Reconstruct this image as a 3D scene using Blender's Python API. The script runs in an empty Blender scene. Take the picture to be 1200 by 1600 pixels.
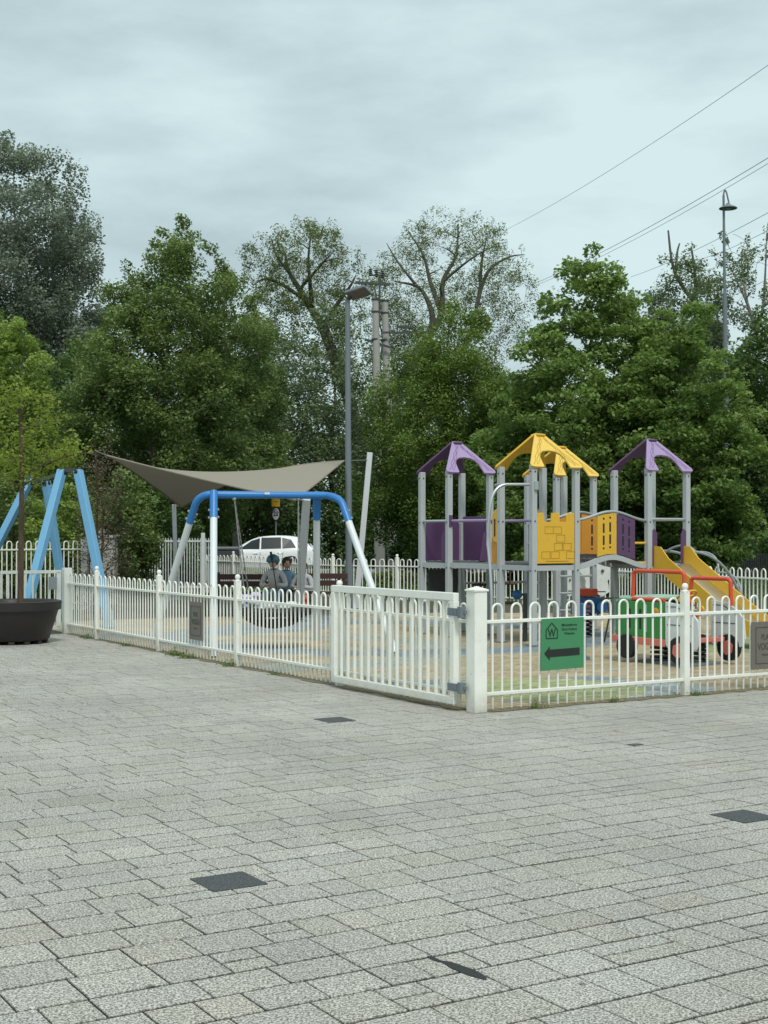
import bpy, bmesh, math, random
import numpy as np
from mathutils import Vector, Matrix, Quaternion
random.seed(7); RNG = np.random.default_rng(7)
S = bpy.context.scene
COL = S.collection
R = math.radians
F = 2150.0; HZ = 835.0; EYE = 1.6            # focal length and horizon of the photograph, eye height

def at(px, py, Y): return Vector(((px-600)/F*Y, Y, EYE-(py-HZ)/F*Y))
U = Vector((-.5175, .8558, 0)); V = Vector((.8558, .5175, 0)); Z = Vector((0, 0, 1))
C0 = Vector((.834, 12.37, 0))                # the fence corner: square grid of the whole place
def st(s, t, z=0.0): return C0 + V*s + U*t + Z*z

# ---------------------------------------------------------------- materials
def new_mat(name):
    m = bpy.data.materials.new(name); m.use_nodes = True
    nt = m.node_tree; return m, nt, nt.nodes['Principled BSDF']
def nd(nt, t, **k):
    n = nt.nodes.new(t)
    for a, b in k.items(): setattr(n, a, b)
    return n
def mixrgb(nt, fac, a, b, mode='MIX'):
    n = nd(nt, 'ShaderNodeMix', data_type='RGBA', blend_type=mode)
    for i, v in ((0, fac), (6, a), (7, b)):
        if hasattr(v, 'is_linked') or hasattr(v, 'node'): nt.links.new(v, n.inputs[i])
        elif i == 0: n.inputs[0].default_value = v
        else: n.inputs[i].default_value = (*v[:3], 1)
    return n.outputs[2]
def noise(nt, scale, detail=3, rough=.55, vec=None, stretch=None):
    n = nd(nt, 'ShaderNodeTexNoise'); n.inputs['Scale'].default_value = scale
    n.inputs['Detail'].default_value = detail; n.inputs['Roughness'].default_value = rough
    tc = nd(nt, 'ShaderNodeTexCoord')
    src = tc.outputs['Object']
    if vec is not None: src = vec
    if stretch:
        mp = nd(nt, 'ShaderNodeMapping'); mp.inputs['Scale'].default_value = stretch
        nt.links.new(src, mp.inputs['Vector']); src = mp.outputs[0]
    nt.links.new(src, n.inputs['Vector'])
    return n.outputs['Fac']
def ramp(nt, fac, lo, hi, a=(0, 0, 0), b=(1, 1, 1)):
    r = nd(nt, 'ShaderNodeValToRGB'); e = r.color_ramp.elements
    e[0].position = lo; e[1].position = hi; e[0].color = (*a, 1); e[1].color = (*b, 1)
    nt.links.new(fac, r.inputs[0]); return r.outputs[0]
def bump(nt, bs, h, strength, dist=.01):
    b = nd(nt, 'ShaderNodeBump'); b.inputs['Strength'].default_value = strength; b.inputs['Distance'].default_value = dist
    nt.links.new(h, b.inputs['Height']); nt.links.new(b.outputs[0], bs.inputs['Normal'])
def paint(name, c, rough=.45, metal=0.0, dirt=.35, dcol=None, scale=4, fine=.12, spec=.5):
    m, nt, bs = new_mat(name)
    dcol = dcol or tuple(x*.55+.02 for x in c)
    n1 = ramp(nt, noise(nt, scale, 5, .65), .45, .75)
    mul = nd(nt, 'ShaderNodeMath', operation='MULTIPLY'); nt.links.new(n1, mul.inputs[0]); mul.inputs[1].default_value = dirt
    c1 = mixrgb(nt, mul.outputs[0], c, dcol)
    n2 = noise(nt, scale*12, 3, .6, stretch=(1, 1, .25))
    c2 = mixrgb(nt, ramp(nt, n2, .3, .8), tuple(min(1, x*(1+fine)) for x in c), tuple(x*(1-fine) for x in c))
    c3 = mixrgb(nt, .5, c1, c2)
    nt.links.new(c3, bs.inputs['Base Color'])
    rr = nd(nt, 'ShaderNodeMapRange'); rr.inputs[3].default_value = rough*.8; rr.inputs[4].default_value = min(1, rough*1.3)
    nt.links.new(n2, rr.inputs[0]); nt.links.new(rr.outputs[0], bs.inputs['Roughness'])
    bs.inputs['Metallic'].default_value = metal; bs.inputs['Specular IOR Level'].default_value = spec
    return m
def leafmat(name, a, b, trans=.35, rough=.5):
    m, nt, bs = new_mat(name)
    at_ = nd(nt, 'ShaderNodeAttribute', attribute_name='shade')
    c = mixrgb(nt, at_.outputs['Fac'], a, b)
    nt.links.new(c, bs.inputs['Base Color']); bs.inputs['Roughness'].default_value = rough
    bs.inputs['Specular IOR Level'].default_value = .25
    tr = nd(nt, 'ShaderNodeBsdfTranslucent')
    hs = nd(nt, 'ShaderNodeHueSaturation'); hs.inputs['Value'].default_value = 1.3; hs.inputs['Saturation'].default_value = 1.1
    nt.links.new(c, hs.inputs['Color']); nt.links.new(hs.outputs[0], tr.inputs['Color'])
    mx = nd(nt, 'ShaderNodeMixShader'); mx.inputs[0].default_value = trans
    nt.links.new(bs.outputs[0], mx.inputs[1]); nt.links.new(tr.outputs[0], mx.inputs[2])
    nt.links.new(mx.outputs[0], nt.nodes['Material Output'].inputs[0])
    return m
def barkmat(name, a, b):
    m, nt, bs = new_mat(name)
    n = noise(nt, 6, 6, .7, stretch=(3, 3, .6))
    nt.links.new(ramp(nt, n, .35, .7, a, b), bs.inputs['Base Color']); bs.inputs['Roughness'].default_value = .9
    bump(nt, bs, n, .8, .03); return m

M = {}
M['white'] = paint('white_paint', (.84, .84, .77), .4, dirt=.42, dcol=(.46, .44, .35), scale=5, fine=.05)
def splash(m):
    nt = m.node_tree; bs = nt.nodes['Principled BSDF']; src = bs.inputs['Base Color'].links[0].from_socket
    g = nd(nt, 'ShaderNodeNewGeometry'); sp = nd(nt, 'ShaderNodeSeparateXYZ'); nt.links.new(g.outputs['Position'], sp.inputs[0])
    mr = nd(nt, 'ShaderNodeMapRange'); mr.inputs[1].default_value = .0; mr.inputs[2].default_value = .22; mr.inputs[3].default_value = .85; mr.inputs[4].default_value = .0
    nt.links.new(sp.outputs['Z'], mr.inputs[0]); n = noise(nt, 14, 5, .7, vec=g.outputs['Position'])
    mu = nd(nt, 'ShaderNodeMath', operation='MULTIPLY'); nt.links.new(mr.outputs[0], mu.inputs[0]); nt.links.new(n, mu.inputs[1])
    c = mixrgb(nt, mu.outputs[0], src, (.20, .17, .11))
    n3 = ramp(nt, noise(nt, 38, 4, .6, vec=g.outputs['Position']), .70, .74)
    c = mixrgb(nt, n3, c, (.30, .20, .12)); nt.links.new(c, bs.inputs['Base Color'])
splash(M['white'])
M['grey_post'] = paint('light_grey_paint', (.43, .455, .465), .45, dirt=.35, scale=3, fine=.05)
M['white_leg'] = paint('white_leg_paint', (.68, .72, .73), .4, dirt=.3, scale=3, fine=.04)
M['galv'] = paint('galvanised', (.33, .36, .38), .45, metal=.3, dirt=.3)
M['galv_dark'] = paint('galvanised_dark', (.17, .20, .22), .5, metal=.2, dirt=.3)
M['steel'] = paint('stainless', (.55, .57, .58), .3, metal=.8, dirt=.2)
M['chrome'] = paint('worn_steel', (.62, .62, .6), .28, metal=.9, dirt=.3)
M['blue'] = paint('blue_paint', (.03, .19, .50), .35, dirt=.3, fine=.06)
M['light_blue'] = paint('light_blue_paint', (.17, .40, .62), .45, dirt=.35, fine=.05)
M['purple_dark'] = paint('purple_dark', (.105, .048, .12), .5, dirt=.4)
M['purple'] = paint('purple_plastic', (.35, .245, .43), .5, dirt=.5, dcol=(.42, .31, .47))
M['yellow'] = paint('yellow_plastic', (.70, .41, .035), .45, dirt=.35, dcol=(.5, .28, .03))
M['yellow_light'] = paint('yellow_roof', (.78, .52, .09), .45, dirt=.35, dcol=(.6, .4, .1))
M['orange'] = paint('orange_plastic', (.60, .27, .03), .45)
M['yellow_dark'] = paint('yellow_shade', (.30, .17, .01), .6)
M['green'] = paint('green_panel', (.035, .23, .045), .45, dirt=.3)
M['green_sign'] = paint('green_sign', (.052, .235, .10), .5, dirt=.15, fine=.03)
M['pale_green'] = paint('pale_green', (.30, .48, .36), .5)
M['red'] = paint('red_tube', (.62, .075, .03), .4, dirt=.2)
M['pink'] = paint('faded_red', (.62, .17, .13), .5)
M['black'] = paint('black_rubber', (.012, .012, .012), .6)
M['ink'] = paint('black_ink', (.015, .018, .016), .6, dirt=0, fine=.02)
M['dark'] = paint('dark_metal', (.05, .055, .055), .5)
M['deck'] = paint('deck_grey', (.12, .12, .125), .7)
M['panel_grey'] = paint('panel_grey', (.62, .66, .66), .5, dirt=.35)
M['brown'] = paint('brown_plate', (.10, .045, .03), .6)
M['maroon'] = paint('maroon_wood', (.055, .020, .022), .6)
M['planter'] = paint('planter_plastic', (.022, .018, .017), .45, fine=.2)
M['soil'] = paint('soil', (.05, .035, .025), .95)
M['plaque'] = paint('bronze_plaque', (.19, .17, .145), .45, metal=.3, dirt=.3)
M['plaque_dark'] = paint('plaque_engraving', (.05, .045, .04), .6)
M['concrete'] = paint('concrete_pole', (.36, .35, .32), .85, dirt=.4, scale=2)
M['sail'] = paint('sail_cloth', (.30, .26, .205), .8, dirt=.2, fine=.05)
def translucent(m, f, col):
    nt = m.node_tree; bs = nt.nodes['Principled BSDF']; tr = nd(nt, 'ShaderNodeBsdfTranslucent'); tr.inputs[0].default_value = (*col, 1)
    mx = nd(nt, 'ShaderNodeMixShader'); mx.inputs[0].default_value = f; nt.links.new(bs.outputs[0], mx.inputs[1]); nt.links.new(tr.outputs[0], mx.inputs[2]); nt.links.new(mx.outputs[0], nt.nodes['Material Output'].inputs[0])
translucent(M['sail'], .10, (.42, .37, .30))
M['masonry'] = paint('masonry', (.40, .39, .36), .9, dirt=.6, dcol=(.1, .12, .07))
M['lens'] = paint('lamp_lens', (.17, .15, .135), .4)
M['rope'] = paint('rope', (.22, .22, .21), .8)
M['car'] = paint('car_paint', (.90, .92, .93), .3, dirt=.1, fine=.01)
M['glass'] = paint('car_glass', (.02, .026, .028), .2, dirt=0, fine=0)
M['tail'] = paint('tail_lamp', (.30, .01, .01), .2)
M['asphalt'] = paint('asphalt', (.07, .07, .068), .9, dirt=.3, scale=2)
M['kerb'] = paint('kerb_stone', (.38, .38, .36), .9)
M['sign_yellow'] = paint('sign_yellow', (.75, .42, .02), .5, dirt=.1)
M['sign_white'] = paint('sign_white', (.7, .7, .7), .5, dirt=.1)
M['blue_toy'] = paint('blue_toy', (.02, .12, .30), .45)
M['skin'] = paint('skin', (.55, .33, .24), .5, dirt=.05, fine=.02)
M['hoodie'] = paint('grey_hoodie', (.42, .41, .42), .9, dirt=.2)
M['denim'] = paint('light_denim', (.20, .33, .47), .9, dirt=.3)
M['helmet'] = paint('teal_helmet', (.02, .13, .18), .3, dirt=.1)
M['hair'] = paint('dark_hair', (.018, .012, .01), .6)
M['orange_cloth'] = paint('orange_cloth', (.62, .12, .05), .85)
M['lilac_cloth'] = paint('lilac_cloth', (.52, .47, .62), .9, scale=14, dirt=.6, dcol=(.8, .8, .82))
M['navy'] = paint('dark_cloth', (.03, .035, .055), .9)
M['white_weather'] = paint('white_weathered', (.62, .64, .62), .6, dirt=.6, dcol=(.3, .32, .3), scale=8)
M['cover'] = None

def paver_mat(name, joint=False):
    m, nt, bs = new_mat(name)
    a = nd(nt, 'ShaderNodeAttribute', attribute_name='tint')
    sp = noise(nt, 105, 2, .75); sp2 = noise(nt, 30, 3, .6)
    big = noise(nt, .55, 5, .6)
    c = mixrgb(nt, ramp(nt, sp, .43, .57), (.36, .36, .34), (1.28, 1.27, 1.20))
    c = mixrgb(nt, 1.0, c, ramp(nt, sp2, .35, .65, (.84, .84, .83), (1.1, 1.1, 1.09)), 'MULTIPLY')
    nt.nodes[-1]
    c = mixrgb(nt, .82, a.outputs['Color'], c, 'MULTIPLY') if False else mixrgb(nt, 1.0, c, a.outputs['Color'], 'MULTIPLY')
    c = mixrgb(nt, 1.0, c, ramp(nt, big, .3, .7, (.80, .80, .785), (1.06, 1.06, 1.04)), 'MULTIPLY')
    st_ = noise(nt, 3.2, 7, .72)
    c = mixrgb(nt, 1.0, c, ramp(nt, st_, .60, .74, (1, 1, 1), (.80, .79, .76)), 'MULTIPLY')
    vo = nd(nt, 'ShaderNodeTexVoronoi'); vo.inputs['Scale'].default_value = 1.9; tcv = nd(nt, 'ShaderNodeTexCoord'); nt.links.new(tcv.outputs['Object'], vo.inputs['Vector'])
    spots = ramp(nt, vo.outputs['Distance'], .022, .040, (.38, .37, .35), (1, 1, 1)); c = mixrgb(nt, 1.0, c, spots, 'MULTIPLY')
    nt.links.new(c, bs.inputs['Base Color']); bs.inputs['Roughness'].default_value = .88
    bs.inputs['Specular IOR Level'].default_value = .3
    bump(nt, bs, sp, .5, .003)
    return m
M['paver'] = paver_mat('paving_slabs')
def brick_mat():
    m, nt, bs = new_mat('playground_bricks')
    a = nd(nt, 'ShaderNodeAttribute', attribute_name='tint')
    big = noise(nt, 1.3, 6, .7); fn = noise(nt, 60, 3, .6)
    c = mixrgb(nt, 1.0, a.outputs['Color'], ramp(nt, big, .3, .75, (.68, .68, .66), (1.15, 1.13, 1.08)), 'MULTIPLY')
    c = mixrgb(nt, 1.0, c, ramp(nt, fn, .3, .7, (.78, .78, .78), (1.12, 1.12, 1.12)), 'MULTIPLY')
    nt.links.new(c, bs.inputs['Base Color']); bs.inputs['Roughness'].default_value = .9
    return m
M['brick'] = brick_mat()
def ground_mat(name, a, b, s1=.35, s2=22):
    m, nt, bs = new_mat(name)
    c = mixrgb(nt, ramp(nt, noise(nt, s1, 6, .65), .35, .7), a, b)
    c = mixrgb(nt, 1.0, c, ramp(nt, noise(nt, s2, 4, .7), .3, .75, (.5, .5, .45), (1.25, 1.25, 1.15)), 'MULTIPLY')
    nt.links.new(c, bs.inputs['Base Color']); bs.inputs['Roughness'].default_value = .95
    return m
M['grass_ground'] = ground_mat('grass_ground', (.035, .06, .018), (.06, .085, .03))
M['joint'] = ground_mat('joint_sand', (.028, .027, .024), (.055, .05, .042), 1.5, 40)
M['joint_tan'] = ground_mat('joint_tan', (.085, .07, .048), (.12, .10, .065), 1.5, 40)
M['tan_ground'] = ground_mat('tan_ground', (.30, .26, .18), (.27, .26, .22), .5, 30)
M['sand'] = ground_mat('sand_edge', (.26, .20, .12), (.15, .13, .08), 2.5, 40)
def cover_mat():
    m, nt, bs = new_mat('dark_cover_stone')
    sp = noise(nt, 160, 2, .6)
    nt.links.new(ramp(nt, sp, .42, .66, (.022, .025, .026), (.13, .135, .135)), bs.inputs['Base Color'])
    bs.inputs['Roughness'].default_value = .8; return m
M['cover'] = cover_mat()
for k, a, b, t in (('maple', (0.082, 0.144, 0.036), (0.286, 0.389, 0.112), .4), ('hornbeam', (0.069, 0.119, 0.026), (0.221, 0.308, 0.073), .35),
                ('poplar', (0.074, 0.121, 0.038), (0.239, 0.314, 0.098), .35), ('silver', (0.098, 0.124, 0.081), (0.325, 0.377, 0.280), .3),
                ('willow', (.085, .115, .035), (.215, .265, .085), .35), ('dark', (0.050, 0.095, 0.029), (0.155, 0.237, 0.066), .3),
                ('bright', (0.131, 0.206, 0.047), (0.342, 0.432, 0.112), .4), ('lemon', (.15, .20, .03), (.31, .38, .075), .45),
                ('greyleaf', (0.086, 0.121, 0.062), (0.218, 0.281, 0.133), .35), ('twig', (0.117, 0.098, 0.065), (0.208, 0.182, 0.117), .1),
                ('blade', (0.052, 0.098, 0.019), (0.130, 0.208, 0.046), .3)):
    M['leaf_'+k] = leafmat('leaf_'+k, a, b, t)
M['bark'] = barkmat('bark_brown', (.030, .026, .020), (.10, .09, .07))
M['bark_grey'] = barkmat('bark_grey', (.06, .055, .047), (.17, .16, .135))
M['bark_pale'] = barkmat('bark_pale', (.16, .15, .13), (.34, .32, .28))
M['bark_red'] = barkmat('bark_reddish', (.055, .035, .022), (.14, .09, .055))

# ---------------------------------------------------------------- mesh helper
class MB:
    def __init__(s, origin=(0, 0, 0)): s.v = []; s.f = []; s.o = Vector(origin)
    def add(s, vs, fs):
        n = len(s.v); s.v += [Vector(v) for v in vs]; s.f += [tuple(n+i for i in f) for f in fs]; return s
    def obox(s, c, ax, ay, az, hx, hy, hz):
        c = Vector(c); vs = []
        for k in (-1, 1):
            for j, i in ((-1, -1), (-1, 1), (1, 1), (1, -1)):
                vs.append(c + ax*hx*i + ay*hy*j + az*hz*k)
        return s.add(vs, [(3, 2, 1, 0), (4, 5, 6, 7), (0, 1, 5, 4), (1, 2, 6, 5), (2, 3, 7, 6), (3, 0, 4, 7)])
    def box(s, c, d, rz=0):
        m = Matrix.Rotation(rz, 3, 'Z')
        return s.obox(c, m @ Vector((1, 0, 0)), m @ Vector((0, 1, 0)), Z, d[0]/2, d[1]/2, d[2]/2)
    def bar(s, a, b, w, h=None, up=Z):
        a = Vector(a); b = Vector(b); h = h or w; d = (b-a); L = d.length; d.normalize()
        x = d.cross(up)
        if x.length < 1e-3: x = V.copy()
        x.normalize(); y = x.cross(d)
        return s.obox((a+b)/2, d, x, y, L/2, w/2, h/2)
    def tube(s, pts, r, n=8, cap=True):
        pts = [Vector(p) for p in pts]; rs = r if isinstance(r, (list, tuple)) else [r]*len(pts)
        t0 = (pts[1]-pts[0]).normalized(); x = t0.orthogonal().normalized(); rings = []; base = len(s.v)
        for i, p in enumerate(pts):
            t = (pts[min(i+1, len(pts)-1)]-pts[max(i-1, 0)]).normalized()
            x = (x - t*x.dot(t)).normalized(); y = t.cross(x)
            for k in range(n):
                a = 2*math.pi*k/n; s.v.append(p + (x*math.cos(a)+y*math.sin(a))*rs[i])
        for i in range(len(pts)-1):
            for k in range(n):
                a = base+i*n+k; b = base+i*n+(k+1) % n; s.f.append((a, b, b+n, a+n))
        if cap:
            s.f.append(tuple(base+k for k in reversed(range(n)))); e = base+(len(pts)-1)*n
            s.f.append(tuple(e+k for k in range(n)))
        return s
    def prism(s, poly, o, ax, ay, thick):
        """polygon in the plane (ax, ay) at o, centred thickness along the normal"""
        n = ax.cross(ay).normalized(); o = Vector(o); k = len(poly)
        a = [o+ax*p[0]+ay*p[1]-n*thick/2 for p in poly]; b = [v+n*thick for v in a]
        fs = [tuple(reversed(range(k))), tuple(range(k, 2*k))] + [(i, (i+1) % k, k+(i+1) % k, k+i) for i in range(k)]
        return s.add(a+b, fs)
    def lathe(s, c, prof, n=24):
        c = Vector(c); base = len(s.v)
        for r, z in prof:
            for k in range(n):
                a = 2*math.pi*k/n; s.v.append(c+Vector((r*math.cos(a), r*math.sin(a), z)))
        for i in range(len(prof)-1):
            for k in range(n):
                a = base+i*n+k; b = base+i*n+(k+1) % n; s.f.append((a, b, b+n, a+n))
        s.f.append(tuple(base+k for k in reversed(range(n)))); e = base+(len(prof)-1)*n
        s.f.append(tuple(e+k for k in range(n)))
        return s
    def ball(s, c, r, n=12, sc=(1, 1, 1)):
        pr = [(max(.001, math.sin(math.pi*i/8))*r, -math.cos(math.pi*i/8)*r) for i in range(9)]
        m = MB().lathe((0, 0, 0), pr, n)
        c = Vector(c)
        return s.add([c+Vector((v.x*sc[0], v.y*sc[1], v.z*sc[2])) for v in m.v], m.f)
    def build(s, name, mat, parent=None, bevel=0, smooth=False, label=None):
        me = bpy.data.meshes.new(name)
        me.from_pydata([v-s.o for v in s.v], [], s.f); me.update()
        me.materials.append(mat)
        if smooth:
            for p in me.polygons: p.use_smooth = True
            me.set_sharp_from_angle(angle=R(40))
        o = bpy.data.objects.new(name, me); COL.objects.link(o)
        if parent: o.parent = parent
        elif s.o.length: o.location = s.o
        if bevel:
            b = o.modifiers.new('bevel', 'BEVEL'); b.width = bevel; b.segments = 2; b.limit_method = 'ANGLE'; b.angle_limit = R(40)
        if label: o['label'] = label
        return o
def tag(o, label, cat, group=None):
    o['label'] = label; o['category'] = cat
    if group: o['group'] = group
    return o
def empty(name, loc, label, cat, group=None, rz=0):
    o = bpy.data.objects.new(name, None); COL.objects.link(o); o.location = loc; o.rotation_euler.z = rz
    o.empty_display_size = .2
    return tag(o, label, cat, group)
def structure(o): o['kind'] = 'structure'; return o
def bez(a, b, c, n=8, d=None):
    a, b, c = Vector(a), Vector(b), Vector(c); out = []
    for i in range(n+1):
        t = i/n
        if d is None: out.append(a*(1-t)**2+b*2*t*(1-t)+c*t*t)
        else: out.append(a*(1-t)**3+b*3*t*(1-t)**2+c*3*t*t*(1-t)+Vector(d)*t**3)
    return out
def copy_tree(o, parent=None):
    c = o.copy(); COL.objects.link(c)
    if parent: c.parent = parent
    for ch in list(o.children): copy_tree(ch, c)
    return c
def text_mesh(name, body, size, o, ax, ay, mat, parent, origin, align='CENTER', squash=1.0, off=.004, bold=0.0):
    cu = bpy.data.curves.new(name, 'FONT'); cu.body = body; cu.size = size; cu.align_x = align; cu.align_y = 'CENTER'
    cu.offset = bold; cu.resolution_u = 3
    t = bpy.data.objects.new('tmp_text', cu); COL.objects.link(t)
    me = bpy.data.meshes.new_from_object(t.evaluated_get(bpy.context.evaluated_depsgraph_get()))
    bpy.data.objects.remove(t)
    n = ax.cross(ay).normalized()
    for v in me.vertices:
        p = Vector(o)+ax*v.co.x*squash+ay*v.co.y+n*off-Vector(origin); v.co = p
    me.materials.clear(); me.materials.append(mat); me.name = name
    ob = bpy.data.objects.new(name, me); COL.objects.link(ob); ob.parent = parent
    return ob

# ---------------------------------------------------------------- world, sun, camera
w = bpy.data.worlds.new('World'); S.world = w; w.use_nodes = True
nt = w.node_tree; bg = nt.nodes['Background']
sky = nd(nt, 'ShaderNodeTexSky', sky_type='NISHITA'); sky.sun_disc = False
SUN_EL, SUN_AZ = R(52), R(166)
sky.sun_elevation = SUN_EL; sky.sun_rotation = SUN_AZ; sky.air_density = 1.2; sky.dust_density = 2.5
tc = nd(nt, 'ShaderNodeTexCoord'); mp = nd(nt, 'ShaderNodeMapping'); mp.inputs['Scale'].default_value = (2.6, 2.0, 7.5)
mp.inputs['Rotation'].default_value = (0, R(6), R(20))
nt.links.new(tc.outputs['Generated'], mp.inputs[0])
n1 = noise(nt, 2.3, 6, .56, vec=mp.outputs[0]); n2 = noise(nt, 1.1, 3, .5, vec=mp.outputs[0])
add = nd(nt, 'ShaderNodeMath', operation='ADD'); nt.links.new(n1, add.inputs[0]); nt.links.new(n2, add.inputs[1])
hf = nd(nt, 'ShaderNodeMath', operation='MULTIPLY'); nt.links.new(add.outputs[0], hf.inputs[0]); hf.inputs[1].default_value = .5
cl = ramp(nt, hf.outputs[0], .39, .60, (4.85, 6.15, 6.45), (7.0, 8.7, 8.85))
sep = nd(nt, 'ShaderNodeSeparateXYZ'); nt.links.new(tc.outputs['Generated'], sep.inputs[0])
zr = nd(nt, 'ShaderNodeMapRange'); zr.inputs[1].default_value = .35; zr.inputs[2].default_value = .95; zr.inputs[3].default_value = 1.0; zr.inputs[4].default_value = 1.3
nt.links.new(sep.outputs['Z'], zr.inputs[0])
lift = nd(nt, 'ShaderNodeVectorMath', operation='SCALE'); nt.links.new(cl, lift.inputs[0]); nt.links.new(zr.outputs[0], lift.inputs['Scale'])
c = mixrgb(nt, .93, sky.outputs[0], lift.outputs[0])
nt.links.new(c, bg.inputs[0]); bg.inputs[1].default_value = .1
sl = bpy.data.lights.new('sun', 'SUN'); sl.energy = 2.0; sl.angle = R(12); sl.color = (1, .965, .91)
so = bpy.data.objects.new('sun', sl); COL.objects.link(so)
d = Vector((math.sin(SUN_AZ)*math.cos(SUN_EL), math.cos(SUN_AZ)*math.cos(SUN_EL), math.sin(SUN_EL)))
so.rotation_euler = d.to_track_quat('Z', 'Y').to_euler(); so.location = (0, -5, 30)
cam = bpy.data.cameras.new('camera'); co = bpy.data.objects.new('camera', cam); COL.objects.link(co)
co.location = (0, 0, EYE); co.rotation_euler = (R(90), 0, 0)
cam.sensor_fit = 'VERTICAL'; cam.sensor_height = 36; cam.lens = 36*F/1600; cam.shift_y = (HZ-800)/1600; cam.clip_end = 2000
S.camera = co
S.view_settings.view_transform = 'Standard'; S.view_settings.look = 'None'; S.view_settings.exposure = 0
S.render.engine = 'CYCLES'

# ---------------------------------------------------------------- the ground
def sheet(name, poly, z, mat):
    m = MB().add([(p[0], p[1], z) for p in poly], [tuple(range(len(poly)))])
    return structure(m.build(name, mat))
sheet('ground', [(-400, -60), (400, -60), (400, 900), (-400, 900)], -.04, M['grass_ground'])
xy = lambda v: (v.x, v.y)
sheet('pavement_bed', [xy(st(-30, -26)), xy(st(30, -26)), xy(st(30, 0)), xy(st(0, 0)), xy(st(0, 11.6)), xy(st(-30, 11.6))], -.019, M['joint'])
PB = [st(0, 0), st(18, 0), Vector((13.5, 20.5, 0)), Vector((6.9, 23.6, 0)), Vector((4.9, 29.3, 0)), Vector((.32, 33.6, 0)), Vector((-1.28, 34.5, 0)), Vector((-4.3, 39.3, 0)),
      Vector((-14, 33, 0)), st(-9, 11.6), st(0, 11.6)]
sheet('playground_ground', [xy(p) for p in PB], -.010, M['joint_tan'])
# the far half of the playground reads as plain tan paving
def tiles(name, cells, mat, jw, ch, depth=.012, lift=0.0, edge=.30):
    """cells: (s0, s1, t0, t1, (r,g,b)); one chamfered slab each"""
    n = len(cells); vs = np.zeros((n*12, 3)); cols = np.zeros((n*12, 4)); faces = []
    c0 = np.array(C0); u = np.array(U); v = np.array(V)
    for i, (s0, s1, t0, t1, c) in enumerate(cells):
        b = i*12; k = 0; dz = random.uniform(-.0012, .0012)+lift
        for g, z in ((jw/2+ch, 0), (jw/2, -ch), (jw/2, -depth)):
            h_ = g*1.45; g = g*.75
            for s_, t_ in ((s0+g, t0+h_), (s1-g, t0+h_), (s1-g, t1-h_), (s0+g, t1-h_)):
                p = c0+v*s_+u*t_; vs[b+k] = (p[0], p[1], z+dz); k += 1
        cols[b:b+4, :3] = c; cols[b+4:b+12, :3] = np.array(c)*edge; cols[b:b+12, 3] = 1
        faces.append((b, b+1, b+2, b+3))
        for r in (0, 4):
            for q in range(4):
                a_ = b+r+q; b_ = b+r+(q+1) % 4
                faces.append((a_+4, b_+4, b_, a_))
    me = bpy.data.meshes.new(name); me.from_pydata(vs.tolist(), [], faces); me.update()
    at_ = me.attributes.new('tint', 'FLOAT_COLOR', 'POINT'); at_.data.foreach_set('color', cols.ravel())
    me.materials.append(mat); o = bpy.data.objects.new(name, me); COL.objects.link(o); return structure(o)
def in_view(s, t, m=3.6):
    p = st(s, t); return 1.8 < p.y < 28 and abs(p.x) < .285*p.y+m
cells = []
t = -15.0
def pcol():
    g = random.gauss(.470, .015); wv = random.gauss(0, .003)+(.007 if random.random() < .15 else 0)
    return (g+.020+wv, g, g-.014-wv*1.6)
while t < 11.4:
    h = random.choice((.27, .25, .25, .21)); s = -17.0+random.uniform(0, .2)
    while s < 16:
        L = random.choice((.18, .25, .25, .30, .30, .38)); e = s+L
        tt1 = min(t+h, 11.5)
        inside = (e > 0 and tt1 > 0)
        if inside:
            if s < 0 and t < 0: pass
            if s >= 0 and t >= 0: s = e; continue
        e2, t2 = e, tt1
        if t >= 0 and s < 0 < e: e2 = 0
        if s >= 0 and t < 0 < tt1: t2 = 0
        if in_view(s, t):
            if random.random() < .16 and t2-t > .22:
                cells.append((s, e2, t, t+(t2-t)/2, pcol()))
                k = (s+e2)/2 if random.random() < .15 else None
                if k: cells.append((s, k, t+(t2-t)/2, t2, pcol())); cells.append((k, e2, t+(t2-t)/2, t2, pcol()))
                else: cells.append((s, e2, t+(t2-t)/2, t2, pcol()))
            elif e2-s > .02 and t2-t > .02: cells.append((s, e2, t, t2, pcol()))
        s = e
    t += h
tiles('pavement', cells, M['paver'], .0075, .0045, .016)
cells = []
TAN = (.47, .375, .245); BLU = (.25, .29, .33); GRN = (.37, .40, .20); GRY = (.37, .38, .35)
def zone(s, t):
    p = st(s, t)
    def dd(px, py): q = at(px, py, 3440/(py-HZ)); return math.hypot(p.x-q.x, p.y-q.y)
    d1 = dd(850, 1076)
    if d1 < 1.05: return GRN
    d2 = dd(980, 1078)
    if d2 < .95: return (.36, .40, .42)
    r = math.hypot(s-4.2, t-8.5)
    if 2.75 < r < 3.7: return BLU
    if 6.7 < r < 7.2 and s < 3: return BLU
    r2 = math.hypot(s-1.2, t-7.2)
    if 2.3 < r2 < 3.1 and t < 9: return GRY
    if math.hypot(s-8, t-4) < 1.6: return GRN
    if 3.1 < math.hypot(s-2, t-14) < 4.2: return BLU
    return TAN
t = .06; row = 0
while t < 14.5:
    s = .06-(.1 if row % 2 else 0)
    while s < 13:
        a_ = max(s, .06); e = s+.2
        if in_view(a_, t, 2.5) and e-a_ > .03:
            g = random.gauss(1, .08); z_ = zone((a_+e)/2, t+.05)
            if random.random() < .02: z_ = random.choice((TAN, GRN, BLU))
            cells.append((a_, e, t, t+.1, tuple(x*g for x in z_)))
        s = e
    t += .1; row += 1
tiles('playground_paving', cells, M['brick'], .011, .005, .009, 0.0, .35)
m = MB()
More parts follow.
